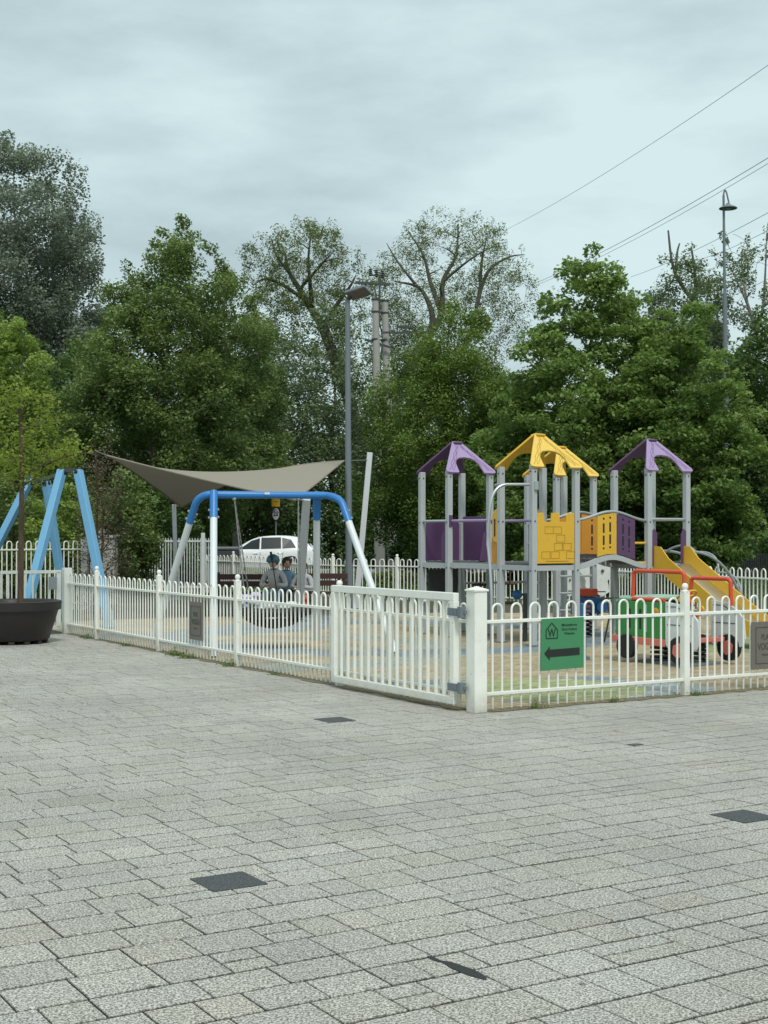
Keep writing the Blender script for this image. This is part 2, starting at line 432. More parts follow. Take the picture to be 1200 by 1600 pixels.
for a, b in ((st(-.05, 0), st(-.05, 11.5)), (st(0, -.05), st(16, -.05))):
    pass
# kerb and road behind
road = MB().add([(-200, 52, -.03), (200, 52, -.03), (200, 59, -.03), (-200, 59, -.03)], [(0, 1, 2, 3)]); structure(road.build('road', M['asphalt']))
k = MB().box((0, 51.85, .03), (400, .3, .16)).box((0, 59.15, .03), (400, .3, .16)); structure(k.build('road_kerb', M['kerb']))
k = MB().add([(-200, 48.9, -.02), (200, 48.9, -.02), (200, 50.2, -.02), (-200, 50.2, -.02)], [(0, 1, 2, 3)]); structure(k.build('footpath', M['kerb']))
# sandy strip along the fences
def strip(name, a, b, n, w, nx):
    """ragged strip of loose sand"""
    m = MB(); k = 60; vs = []
    for i in range(k+1):
        p = a.lerp(b, i/k); vs += [p+nx*(-w*random.uniform(.25, 1.0))+Z*.005, p+nx*(w*random.uniform(.5, 1.2))+Z*.005]
    m.add(vs, [(2*i, 2*i+1, 2*i+3, 2*i+2) for i in range(k)]); return structure(m.build(name, M['sand']))
strip('sand_edge', st(0, .2), st(0, 11.4), 1, .10, V); strip('sand_edge', st(.1, 0), st(10, 0), 1, .10, U)

# dark covers set in the paving
def cover(px, py, lab, size=.27):
    Yc = F*EYE/(py-HZ); c = at(px, py, Yc); c.z = 0
    m = MB(c); m.obox(c+Z*.001, V, U, Z, size/2, size/2, .004)
    o = m.build('drain_cover', M['cover'], bevel=.002); tag(o, lab, 'drain cover', 'dark square covers in the paving')
cover(357, 1378, 'dark speckled square cover lying in the foreground paving left of centre')
cover(1163, 1276, 'dark square cover in the paving at the right edge of the photo')
cover(523, 1125, 'small dark cover in the paving just outside the white gate')
c = at(993, 1164, F*EYE/329); c.z = 0
o = MB(c).obox(c+Z*.002, V, U, Z, .05, .035, .004).build('floor_cap', M['dark'], bevel=.002); tag(o, 'tiny dark metal cap in the paving below the green sign', 'cap')
c = at(715, 1515, F*EYE/680); c.z = 0
rng = np.random.default_rng(5); up_, lo_ = [], []
for i in range(15):
    f = i/14; x = -.105+.205*f; y = .078-.135*f**1.1; wd = .004+.020*math.sin(math.pi*min(1, max(0, (f-.28)/.72)))**.6+.002*rng.random()+(.008 if i in (1, 2) else 0)
    up_.append((x+rng.normal(0, .002), y+wd+rng.normal(0, .0015))); lo_.append((x+rng.normal(0, .002), y-wd+rng.normal(0, .0015)))
pts = lo_+up_[::-1]
m = MB(c).add([c+Vector((x, y*1.9, .0022)) for x, y in pts], [(i, i+1, 28-i, 29-i) for i in range(14)])
tag(m.build('tar_patch', M['ink']), 'dark ragged tar patch on the foreground paving at the bottom', 'patch')

# ---------------------------------------------------------------- hooped fences
def hoop_pts(p, d, half, ztop, n=8):
    zc = ztop-half; return [p-d*half+Z*.02, p-d*half+Z*zc]+[p-d*half*math.cos(a)+Z*(zc+half*math.sin(a)) for a in [math.pi*i/n for i in range(1, n)]]+[p+d*half+Z*zc, p+d*half+Z*.02]
def hoop_panel(root, o, a, b, pitch=.21, top=.97, r1=.81, r2=.158, mat=None, rb=.0105, sides=6, inset=.05):
    mat = mat or M['white']; d = (b-a); L = d.length; d.normalize(); n = max(1, round((L-2*inset)/pitch)); pit = (L-2*inset)/n
    m = MB(o)
    for i in range(n): m.tube(hoop_pts(a+d*(inset+(i+.5)*pit), d, pit/4, top), rb, sides, False)
    m.build('hooped_bars', mat, root, smooth=True)
    for z in (r1, r2):
        MB(o).bar(a+d*.03+Z*z, b-d*.03+Z*z, .045, .03).build('rail', mat, root, bevel=.004)
def ball_post(root, o, p, h=1.03, w=.07, mat=None, ax=V, ay=U):
    mat = mat or M['white']
    po = MB(o).obox(p+Z*(h/2), ax, ay, Z, w/2, w/2, h/2).build('post', mat, root, bevel=.004)
    MB(o).lathe(p+Z*h, [(w*.58, 0), (w*.58, .010), (w*.33, .016), (w*.28, .022), (w*.42, .036), (w*.48, .054), (w*.40, .074), (w*.18, .086)], 12).build('cap', mat, po, smooth=True)
fA = empty('hoop_top_fence', st(0, 0), 'long white hoop top fence running from the gate back to the planter', 'fence')
o = st(0, 0); PA = [0, 2.52, 5.04, 7.56, 10.08, 11.45]
for i in range(5): hoop_panel(fA, o, st(0, PA[i]+(.05 if i == 0 else 0)), st(0, PA[i+1]))
for t_ in PA[1:5]: ball_post(fA, o, st(0, t_))
# end post at the far gate and the corner post of the near gate
MB(o).obox(st(0, 11.5, .53), V, U, Z, .065, .065, .53).build('end_post', M['white'], fA, bevel=.005)
cp = MB(o).obox(st(0, 0, .545), V, U, Z, .068, .068, .545).build('corner_post', M['white'], fA, bevel=.006)
MB(o).add([st(-.078, -.078, 1.09), st(.078, -.078, 1.09), st(.078, .078, 1.09), st(-.078, .078, 1.09),
           st(-.078, -.078, 1.105), st(.078, -.078, 1.105), st(.078, .078, 1.105), st(-.078, .078, 1.105), st(0, 0, 1.135)],
          [(3, 2, 1, 0), (0, 1, 5, 4), (1, 2, 6, 5), (2, 3, 7, 6), (3, 0, 4, 7), (4, 5, 8), (5, 6, 8), (6, 7, 8), (7, 4, 8)]).build('cap', M['white'], cp)
fB = empty('hoop_top_fence', st(.07, 0), 'white hoop top fence right of the gate carrying the green arrow sign', 'fence')
o = st(.07, 0)
for i in range(4): hoop_panel(fB, o, st(max(.07, 2.52*i), 0), st(2.52*(i+1), 0), .21)
for i in range(1, 4): ball_post(fB, o, st(2.52*i, 0))
# gate folded back along the fence
g0 = st(-.13, .12); gt = empty('playground_gate', g0, 'open white barred gate folded back against the fence beside the corner post', 'gate')
def G(t_, z, s_=0): return st(-.115+s_, t_, z)
fr = MB(g0)
fr.bar(G(.16, 1.035), G(2.44, 1.035), .06, .07).bar(G(.16, .095), G(2.44, .095), .06, .07)
fr.bar(G(.19, .13), G(.19, 1.0), .06, .07, up=U).bar(G(2.41, .13), G(2.41, 1.0), .06, .07, up=U)
fr.build('gate_frame', M['white'], gt, bevel=.005)
bm_ = MB(g0)
for i in range(15): tt = .22+(2.41-.22)*(i+1)/16; bm_.bar(G(tt, .13), G(tt, 1.0), .028, .028, up=U)
bm_.build('gate_bars', M['white'], gt, bevel=.003)
for z in (.22, .90):
    h = MB(g0).bar(G(.25, z, -.032), G(.1, z, -.032), .012, .07, up=Z).bar(G(.14, z, -.03), G(.02, z, 0.01), .03, .035).obox(G(.06, z, -.01), V, U, Z, .03, .028, .05)
    h.build('hinge', M['galv_dark'], gt, bevel=.003)
MB(g0).obox(G(2.47, .86, .01), V, U, Z, .012, .03, .11).build('latch_plate', M['galv'], gt, bevel=.003)
# notice on the right fence
def plane_sign(name, root_label, s0, s1, z0, z1, mat, cat, skew=.0, group=None, off=-.035, thick=.006):
    c = st((s0+s1)/2, off, (z0+z1)/2); r = empty(name, c, root_label, cat, group)
    m = MB(c); m.prism([(s0+skew, z0-(z0+z1)/2), (s1+skew*.4, z0-(z0+z1)/2+.01), (s1, z1-(z0+z1)/2+.0), (s0+.012, z1-(z0+z1)/2-.004)], st(0, off, (z0+z1)/2), V, Z, thick)
    m.build('sign_board', mat, r); return r, c
def sB(px, z=0):      # distance along the right fence for a photo column
    k = (px-600)/F; return (k*C0.y-C0.x)/(V.x-k*V.y)
s0, s1 = sB(841), sB(908)
Yc = st((s0+s1)/2, 0).y; z1 = EYE-(965-HZ)/F*Yc; z0 = EYE-(1046-HZ)/F*Yc
sg, c = plane_sign('arrow_sign', 'green notice with a black arrow pointing left on the white fence', s0, s1, z0, z1, M['green_sign'], 'sign')
wS, hS = s1-s0, z1-z0
def P2(a, b): return st(s0+wS*a, -.035, z1-hS*b)
def inkpoly(pts, nm, par):
    m = MB(c); m.add([P2(a, b)-U*.0055 for a, b in pts], [tuple(range(len(pts)))]); return m.build(nm, M['ink'], par)
inkpoly([(.075, .67), (.205, .535), (.205, .60), (.90, .585), (.90, .73), (.205, .745), (.205, .81)], 'arrow', sg)
hp = [(.12, .385), (.12, .225), (.25, .09), (.38, .225), (.38, .385)]
m = MB(c)
for i in range(5):
    a, b = P2(*hp[i])-U*.006, P2(*hp[(i+1) % 5])-U*.006; m.bar(a, b, .002, .008, up=U.cross(b-a))
m.build('house_emblem', M['ink'], sg)
text_mesh('emblem_letter', 'W', .105, P2(.25, .29), V, Z, M['ink'], sg, c, off=.006, squash=.8, bold=.0015)
for i, tx in enumerate(('Młodzieżowy', 'Dom Kultury', 'Wilanów')):
    text_mesh('sign_text', tx, .034, P2(.66, .14+.082*i), V, Z, M['ink'], sg, c, off=.006, bold=.0003)
# bronze plaques
def plaque(o0, ax, nrm, w_, h_, lab, group):
    r = empty('name_plaque', o0, lab, 'plaque', group)
    MB(o0).prism([(-w_/2, -h_/2), (w_/2, -h_/2), (w_/2, h_/2), (-w_/2, h_/2)], o0, ax, Z, .012).build('plate', M['plaque'], r, bevel=.003)
    fm = MB(o0); q = o0+nrm*.0075
    for (a, b) in (((-.36, -.38), (.36, -.38)), ((.36, -.38), (.36, .38)), ((.36, .38), (-.36, .38)), ((-.36, .38), (-.36, -.38))):
        A = q+ax*w_*a[0]+Z*h_*a[1]; B = q+ax*w_*b[0]+Z*h_*b[1]; fm.bar(A, B, .003, .006, up=nrm.cross(B-A))
    fm.build('engraved_border', M['plaque_dark'], r)
    text_mesh('plaque_text', 'PLAC', h_*.17, q+Z*h_*.17, ax, Z, M['plaque_dark'], r, o0, squash=.75, off=.001)
    text_mesh('plaque_text', 'VOGLA', h_*.21, q-Z*h_*.03, ax, Z, M['plaque_dark'], r, o0, squash=.72, off=.001)
    text_mesh('plaque_text', 'WILANÓW', h_*.06, q-Z*h_*.2, ax, Z, M['plaque_dark'], r, o0, squash=.9, off=.001)
s0 = sB(1170); Yc = st(s0+.15, 0).y
plaque(st(s0+.21, -.035, EYE-(1008-HZ)/F*Yc), V, -U, .42, .49, 'bronze coloured name plaque on the fence at the right edge', 'bronze plaques on the fence')
plaque(st(-.035, 6.22, EYE-(970-HZ)/F*17.7), -U, -V, .42, .49, 'bronze coloured name plaque on the left fence in front of the swing leg', 'bronze plaques on the fence')

# far gate, left of the planter corner
g2 = st(-.1, 11.5); gg = empty('far_gate', g2, 'white barred gate behind the planter at the left edge', 'gate')
fr = MB(g2); fr.bar(st(-.1, 11.5, 1.0), st(-4.2, 11.5, 1.0), .05, .05).bar(st(-.1, 11.5, .1), st(-4.2, 11.5, .1), .05, .06)
for s_ in (-.14, -1.12, -2.15, -4.18): fr.bar(st(s_, 11.5, .1), st(s_, 11.5, 1.0), .07, .05, up=U)
fr.build('gate_frame', M['white'], gg, bevel=.004)
b2 = MB(g2)
for i in range(30):
    s_ = -.3-i*.13
    b2.bar(st(s_, 11.5, .1), st(s_, 11.5, 1.0), .024, .024, up=U)
b2.build('gate_bars', M['white'], gg)
MB(g2).box(st(-.25, 11.44, .82), (.12, .05, .2), .54).build('lock_box', M['galv'], gg, bevel=.005)

# back fences
bk = [Vector(p) for p in ((-6.0, 42, 0), (-4.3, 39.3, 0), (-1.28, 34.5, 0), (.32, 33.6, 0), (4.9, 29.3, 0), (6.9, 23.6, 0), (9.6, 17.6, 0))]
fr_ = empty('hoop_top_fence', bk[2], 'white hoop top fence closing the playground at the back', 'fence'); o = bk[2]
for i in range(len(bk)-1):
    a, b = bk[i], bk[i+1]; L = (b-a).length; n = max(1, round(L/2.6))
    for j in range(n):
        p, q = a.lerp(b, j/n), a.lerp(b, (j+1)/n)
        hoop_panel(fr_, o, p, q, .24, .99, .82, .16, rb=.014, sides=5)
        ball_post(fr_, o, p, 1.03, .08)
# left back fence (taller)
lf = [at(-60, 858, 27)*1, at(128, 858, 29)*1]
lf = [Vector((p.x, p.y, 0)) for p in lf]
fl = empty('hoop_top_fence', lf[1], 'tall white hoop top fence behind the blue beams at the left edge', 'fence'); o = lf[1]
hoop_panel(fl, o, lf[0], lf[1], .22, 1.46, 1.29, .16, rb=.013, sides=5)
MB(o).box(lf[1]+Vector((0.06, 0, .75)), (.14, .14, 1.5)).build('post', M['white_weather'], fl, bevel=.01)
# picket fence with ivy
pf0, pf1 = at(205, 850, 37), at(330, 850, 36.5); pf0.z = pf1.z = 0
pf = empty('picket_fence', pf0, 'grey metal picket fence half hidden by dark shrubs', 'fence'); o = pf0
m = MB(o); L = (pf1-pf0).length; n = 30
for i in range(n+1): p = pf0.lerp(pf1, i/n); m.bar(p+Z*.05, p+Z*1.5, .02, .02, up=V)
m.build('pickets', M['white_weather'], pf)
for z in (1.42, .2): MB(o).bar(pf0+Z*z, pf1+Z*z, .04, .05).build('rail', M['white_weather'], pf)
for t_ in (.1, .9): MB(o).box(pf0.lerp(pf1, t_)+Z*.82, (.1, .1, 1.64)).build('post', M['white_weather'], pf, bevel=.01)
# masonry pier with ball
p = at(166, 850, 31); p.z = 0
r = empty('masonry_pier', p, 'weathered pale masonry wall end with a ball on top overgrown with ivy', 'wall')
MB(p).box(p+Vector((-.05, 0, .76)), (.55, .4, 1.52)).build('wall', M['masonry'], r, bevel=.02)
MB(p).box(p+Vector((-.05, 0, 1.55)), (.62, .48, .07)).build('coping', M['masonry'], r, bevel=.01)
MB(p).ball(p+Vector((-.1, 0, 1.66)), .075).build('ball', M['masonry'], r, smooth=True)
# dark slat fence right
a, b = at(1090, 868, 46), at(1290, 868, 44); a.z = b.z = 0
df = empty('slat_fence', a, 'dark slatted fence beyond the white hoops at the right edge', 'fence')
m = MB(a)
for i in range(60): q = a.lerp(b, i/59); m.bar(q, q+Z*.98, .05, .02, up=V)
m.build('slats', M['dark'], df)
MB(a).bar(a+Z*.85+Vector((0, .03, 0)), b+Z*.85+Vector((0, .03, 0)), .03, .06).build('rail', M['dark'], df)

# ---------------------------------------------------------------- swing with nest basket
NL = Vector((-2.22, 17.9, 0)); NR = Vector((.15, 18.6, 0)); FR = Vector((-1.02, 20.8, 0)); FL = Vector((-3.39, 20.1, 0))
def W(px, py, Y): return at(px, py, Y)
T1 = W(334, 771, 19.05); T2 = W(495, 773, 19.75)
E1 = W(309, 776, 19.1); E2 = W(531, 776, 19.6)
sw0 = (NL+FR)/2; sw = empty('swing_frame', sw0, 'steel nest swing frame with bright blue top beam and pale legs', 'swing')
def elbow(T, corner, foot, n=6):
    d = (foot-corner).normalized(); k = corner+d*.42
    return bez(T+(corner-T)*.35, corner, corner+d*.14, n)+[k], k
p1, k1 = elbow(T1, E1, FL); p2, k2 = elbow(T2, E2, NR)
MB(sw0).tube(list(reversed(p1))+p2, .052, 14).build('top_beam', M['blue'], sw, smooth=True)
for T, ft in ((T1, NL), (T2, FR)):
    k = T.lerp(ft, .16); MB(sw0).tube([T+(T-ft).normalized()*.03, k], .056, 14).build('joint_sleeve', M['blue'], sw, smooth=True)
    MB(sw0).tube([k, ft], .05, 14).build('leg', M['white_leg'], sw, smooth=True)
for k, ft in ((k1, FL), (k2, NR)): MB(sw0).tube([k, ft], .05, 14).build('leg', M['white_leg'], sw, smooth=True)
bl = MB(sw0)
for T, ft in ((E1, FL), (E2, NR), (T1, NL), (T2, FR)):
    d = (ft-T).normalized(); x = d.cross(Vector((0, 1, 0))).normalized()
    for q in (.26, .38): bl.tube([T+d*q-x*.075, T+d*q+x*.075], .016, 6)
bl.build('bolts', M['galv'], sw)
MB(sw0).box(W(418, 771, 19.33)+Vector((0, -.05, 0)), (.07, .012, .03)).build('maker_plate', M['sign_white'], sw)
# basket
bc = Vector((-1.56, 19.45, .52)); Rb = .50
nb = empty('nest_basket', bc, 'round black net basket seat hanging on ropes from the blue swing beam', 'swing seat')
MB(bc).tube([bc+Vector((Rb*math.cos(a), Rb*math.sin(a), 0)) for a in [2*math.pi*i/32 for i in range(33)]], .06, 10).build('rim', M['black'], nb, smooth=True)
m = MB(bc)
for i in range(20):
    a = 2*math.pi*i/20; m.tube([bc+Vector((math.cos(a)*Rb*q, math.sin(a)*Rb*q, -.24*(1-q*q))) for q in (1, .8, .5, .2, 0)], .012, 5, False)
for q in (.25, .5, .75): m.tube([bc+Vector((Rb*q*math.cos(a), Rb*q*math.sin(a), -.24*(1-q*q))) for a in [2*math.pi*i/24 for i in range(25)]], .012, 5, False)
m.lathe(bc+Z*(-.25), [(.02, 0), (.25, .04), (.42, .13)], 24)
m.build('net', M['black'], nb, smooth=True)
h1 = W(366, 779, 19.2); h2 = W(466, 779, 19.55)
for h_, sx in ((h1, -1), (h2, 1)):
    for sy in (-1, 1):
        e = bc+Vector((sx*Rb*.72, sy*Rb*.68, .05)); n = 34
        m = MB(bc)
        m.tube([h_.lerp(e, i/n)+Vector((.004*(i % 2), .004*((i+1) % 2), 0)) for i in range(n+1)], [.011 if i % 2 else .007 for i in range(n+1)], 5)
        m.build('hanging_rope', M['rope'], nb, smooth=True)
    MB(bc).ball(h_+Z*.0, .032).build('swivel', M['galv'], nb, smooth=True)

# ---------------------------------------------------------------- people
def person(name, loc, label, pelvis, joints, edges, radii, clothmat, head_c, head_r, face_dir, hands, legmat=None, hair=None, helmet=None, scale=1.0):
    r = empty(name, loc, label, 'person', None)
    me = bpy.data.meshes.new('body'); names = list(joints); idx = {k: i for i, k in enumerate(names)}
    me.from_pydata([joints[k]-Vector(loc) for k in names], [(idx[a], idx[b]) for a, b in edges], [])
    ob = bpy.data.objects.new('body', me); COL.objects.link(ob); ob.parent = r
    sk = ob.modifiers.new('skin', 'SKIN'); sk.use_smooth_shade = True
    for k in names:
        d_ = me.skin_vertices[0].data[idx[k]]; d_.radius = (radii[k], radii[k]*.9); d_.use_root = (k == names[0])
    sb = ob.modifiers.new('sub', 'SUBSURF'); sb.levels = 2; sb.render_levels = 2
    me.materials.append(clothmat)
    return r, ob
def head_mesh(o, c, r, fd, par, hair=None, helmet=None, long_hair=False):
    fd = Vector(fd).normalized(); sd = fd.cross(Z).normalized()
    m = MB(o).ball(c, r, 16, (.82, .9, 1.12))
    m.ball(c+fd*r*.92-Z*r*.08, r*.16, 8, (.8, .8, 1.2))
    for sgn in (-1, 1): m.ball(c+sd*sgn*r*.86-Z*r*.05, r*.2, 8, (.5, .8, 1.2))
    h = m.build('head', M['skin'], par, smooth=True)
    e = MB(o)
    for sgn in (-1, 1): e.ball(c+fd*r*.84+sd*sgn*r*.33+Z*r*.08, r*.1, 8)
    e.build('eyes', M['ink'], h); MB(o).ball(c+fd*r*.8-Z*r*.48, r*.2, 8, (1.2, 1.2, .3)).build('mouth', M['pink'], h)
    if helmet:
        pr = [(r*1.26*math.cos(a), r*1.25*math.sin(a)) for a in [R(x) for x in (-8, 5, 20, 38, 55, 72, 88)]]
        MB(o).lathe(c+Z*r*.22, [(r*1.16, -.03)]+pr, 20).build('helmet', helmet, par, smooth=True)
    if hair:
        MB(o).ball(c-fd*r*.22+Z*r*.18, r*1.12, 14, (.92, .95, 1.02)).build('hair', hair, par, smooth=True)
        if long_hair: MB(o).ball(c-fd*r*.5-Z*r*.8, r*.75, 12, (.9, .7, 1.5)).build('hair', hair, par, smooth=True)
def hand_mesh(o, p, d, side, par, sc=1.0):
    d = Vector(d).normalized(); s_ = Vector(side).normalized(); n_ = d.cross(s_).normalized()
    m = MB(o).obox(p+d*.03*sc, d, s_, n_, .034*sc, .030*sc, .012*sc)
    for i, L in enumerate((.046, .055, .050, .038)):
        b = p+d*.06*sc+s_*(.024-.016*i)*sc
        m.tube([b, b+d*L*.5*sc, b+(d*.8-n_*.5)*L*sc], [.0085*sc, .0078*sc, .006*sc], 6)
    b = p+d*.015*sc+s_*.03*sc; m.tube([b, b+(d*.5+s_*.7)*.03*sc, b+(d*1.3+s_*.8)*.035*sc], [.010*sc, .009*sc, .007*sc], 6)
    m.build('hand', M['skin'], par, smooth=True)
def sitting(loc, yaw, label, cloth, legcloth, hair=None, helmet=None, sc=.75, arm='front', lean=.0, long_hair=False, nm='person'):
    """seated figure, local +y is where it faces"""
    Rm = Matrix.Rotation(yaw, 3, 'Z'); L = Vector(loc)
    def q(x, y, z): return L+Rm @ (Vector((x, y+z*lean, z))*sc)
    J = {'pel': q(0, 0, .08), 'waist': q(0, 0, .22), 'chest': q(0, .0, .40), 'neck0': q(0, .0, .54), 'neck': q(0, .01, .60)}
    E = [('pel', 'waist'), ('waist', 'chest'), ('chest', 'neck0'), ('neck0', 'neck')]
    Rr = {'pel': .145, 'waist': .13, 'chest': .145, 'neck0': .09, 'neck': .05}
    for k, sx in (('l', -1), ('r', 1)):
        if arm == 'front': el, wr = q(sx*.25, .10, .27), q(sx*.12, .30, .30)
        elif arm == 'up': el, wr = q(sx*.30, .08, .36), q(sx*.28, .22, .56)
        else: el, wr = q(sx*.28, .02, .25), q(sx*.26, .22, .12)
        J['sh'+k] = q(sx*.17, 0, .50); J['el'+k] = el; J['wr'+k] = wr
        E += [('neck0', 'sh'+k), ('sh'+k, 'el'+k), ('el'+k, 'wr'+k)]
        Rr['sh'+k] = .072; Rr['el'+k] = .058; Rr['wr'+k] = .045
    Rr = {k: v*sc for k, v in Rr.items()}
    r, ob = person(nm, L, label, None, J, E, Rr, cloth, None, None, None, None)
    # legs as clothing (trousers) in one skinned piece
    me = bpy.data.meshes.new('trousers')
    P = [q(0, 0, .06), q(-.09, .04, .07), q(-.11, .38, .14), q(-.11, .50, -.14), q(.09, .04, .07), q(.11, .38, .14), q(.11, .50, -.14)]
    me.from_pydata([p-L for p in P], [(0, 1), (1, 2), (2, 3), (0, 4), (4, 5), (5, 6)], [])
    lo = bpy.data.objects.new('trousers', me); COL.objects.link(lo); lo.parent = r
    lo.modifiers.new('skin', 'SKIN').use_smooth_shade = True
    for i, rr in enumerate((.12, .1, .075, .055, .1, .075, .055)):
        d_ = me.skin_vertices[0].data[i]; d_.radius = (rr*sc, rr*sc); d_.use_root = (i == 0)
    lo.modifiers.new('sub', 'SUBSURF').render_levels = 2; me.materials.append(legcloth)
    sh = MB(L)
    for p_, k_ in ((P[3], P[2]), (P[6], P[5])): sh.ball(p_+(p_-k_).normalized()*.02+Rm @ Vector((0, .05*sc, -.02)), .075*sc, 10, (.7, 1.3, .6))
    sh.build('shoes', M['dark'], r, smooth=True)
    fd = Rm @ Vector((0, 1, -.15))
    head_mesh(L, q(0, .03, .74), .105*max(sc, .8), fd, r, hair, helmet, long_hair)
    for k, sx in (('l', -1), ('r', 1)):
        hand_mesh(L, J['wr'+k], (J['wr'+k]-J['el'+k]), Rm @ Vector((-sx, 0, .2)), r, sc*1.1)
    return r
pa = at(431, 900, 26.5); pa.z = .35
sitting(pa, R(172), 'child in a teal helmet and pale grey hooded jacket sitting on the dark red bench', M['hoodie'], M['denim'], M['hair'], M['helmet'], .98, 'front', .30)
pb_ = at(446, 900, 26.75); pb_.z = .36
sitting(pb_, R(200), 'person in a light blue denim jacket sitting close behind the helmeted child', M['denim'], M['navy'], M['hair'], None, .92, 'down', .12)
pc_ = at(474, 900, 26.5); pc_.z = .34
sitting(pc_, R(165), 'dark haired child in a grey and navy jacket sitting right of the leaning mast', M['hoodie'], M['navy'], M['hair'], None, .86, 'front', .05, True)
cj = at(476, 938, 25.2); m = MB(cj)
for i in range(7): m.ball(cj+Vector((random.uniform(-.05, .05), random.uniform(-.05, .05), -.16+.05*i)), .07+random.uniform(-.01, .02), 8, (.8, .9, .8))
tag(m.build('jacket', M['orange_cloth'], smooth=True), 'orange red jacket bundled in front of the dark haired child', 'jacket')
cj = bc+Vector((-.34, -.3, .16)); m = MB(cj)
for i in range(16): m.ball(cj+Vector((random.uniform(-.15, .15), random.uniform(-.08, .08), random.uniform(-.1, .09))), random.uniform(.04, .07), 8, (1.2, .9, .7))
tag(m.build('blanket', M['lilac_cloth'], smooth=True), 'crumpled lilac and white blanket on the left side of the basket', 'blanket')
cj = bc+Vector((.05, -.05, .0)); m = MB(cj)
for i in range(26): m.ball(cj+Vector((random.uniform(-.28, .3), random.uniform(-.22, .2), random.uniform(-.12, .10))), random.uniform(.05, .09), 8, (1.2, .9, .6))
tag(m.build('cushion', M['white_weather'], smooth=True), 'crumpled pale grey cushion lying in the middle of the nest basket', 'cushion')
a, b = W(423, 862, 25.7), W(433, 926, 25.7)
m = MB(a).tube([a, a.lerp(b, .22)], .022, 8).tube([a.lerp(b, .2), b, b+(b-a)*.3], .010, 6)
tag(m.build('push_stick', M['black'], smooth=True), 'thin black stick with a thick grip standing before the helmeted child', 'stick')

# ---------------------------------------------------------------- shade sail and its masts
A = W(168, 712, 27); B = W(537, 720, 29.5); Cc = W(462, 781, 24); D = W(284, 793, 31.2)
grid3 = [[A, W(312, 748, 25.2), Cc], [W(222, 747, 29.4), W(352, 737, 28.0), W(503, 748, 26.6)], [D, W(400, 742, 31.0), B]]
def lag(t): return ((1-t)*(1-2*t), 4*t*(1-t), t*(2*t-1))
NX, NY = 30, 30; vs = []; fs = []
for j in range(NY+1):
    for i in range(NX+1):
        a_, b_ = lag(i/NX), lag(j/NY); p = Vector()
        for y_ in range(3):
            for x_ in range(3): p += grid3[y_][x_]*a_[x_]*b_[y_]
        vs.append(p)
for j in range(NY):
    for i in range(NX): a = j*(NX+1)+i; fs.append((a, a+1, a+NX+2, a+NX+1))
sr = empty('shade_sail', A, 'beige shade sail stretched in a twisted sheet above the swing', 'shade sail')
sm = MB(A).add(vs, fs).build('cloth', M['sail'], sr, smooth=True)
hm = MB(A); g = lambda i, j: vs[j*(NX+1)+i]
hm.tube([g(i, 0) for i in range(NX+1)], .018, 6).tube([g(NX, j) for j in range(NY+1)], .018, 6).tube([g(i, NY) for i in range(NX+1)], .018, 6).tube([g(0, j) for j in range(NY+1)], .018, 6)
hm.build('hem', M['sail'], sr, smooth=True)
def mast(lab, bot, top, wd, mat='grey_post', group='masts of the shade sail'):
    o = Vector((bot.x, bot.y, 0)); b = bot.copy(); b.z = 0
    r = empty('sail_mast', o, lab, 'mast', group)
    MB(o).bar(b, top, wd, wd, up=Vector((0, 1, 0))).build('pole', M[mat], r, bevel=.01)
    MB(o).box(b+Z*.012, (.3, .3, .024)).build('base_plate', M['galv_dark'], r, bevel=.004)
    return top
t1 = W(578, 708, 30.5); mast('leaning grey square mast right of the lamp post', W(556, 945, 29.5), t1, .125)
t2 = W(479, 779, 24.2); mast('leaning pale mast rising behind the right swing leg', W(466, 970, 25.3), t2, .14)
t3 = W(272, 788, 33.5); mast('thin dull grey mast standing among the dark shrubs', W(276, 910, 33.5), t3, .1, 'galv')
t4 = W(150, 705, 28.5); mast('slim mast at the left corner of the sail hidden in twigs', W(153, 940, 28.5), t4, .045, 'bark_red')
rp = MB(A); rp.tube([B, t1-Z*.15], .008, 5).tube([A, t4], .008, 5).tube([Cc, t2-Z*.03], .01, 5).tube([D, t3], .01, 5)
rp.build('stay_ropes', M['rope'], sr)

# ---------------------------------------------------------------- light blue beam structure at the left
bs0 = W(70, 935, 24.5); bs0.z = 0
br = empty('climbing_frame', bs0, 'tall frame of crossing light blue square beams beyond the left fence', 'climbing frame')
def beam(p_top, Yt, p_bot, Yb, wd=.135):
    a = W(*p_top, Yt); b = W(p_bot[0], 0, Yb); b.z = 0
    # foot point on the ground along the same photo line
    MB(bs0).bar(a, b, wd, wd, up=Vector((.35, .9, 0))).build('beam', M['light_blue'], br, bevel=.012)
    return a
a1 = beam((97, 735), 24.0, (32, 0), 22.9); a2 = beam((122, 735), 24.0, (172, 0), 23.4)
a3 = beam((72, 752), 26.5, (104, 0), 26.8); a4 = beam((48, 748), 26.5, (-62, 0), 26.2)
MB(bs0).bar(a1, a2, .07, .07).bar(a3, a4, .07, .07).bar((a1+a2)/2, (a3+a4)/2-Z*.02, .06, .06).build('joint', M['dark'], br)
m = MB(bs0)
for a in (a1, a2, a3, a4): m.ball(a-Z*.04, .085, 8)
m.build('joint', M['black'], br)

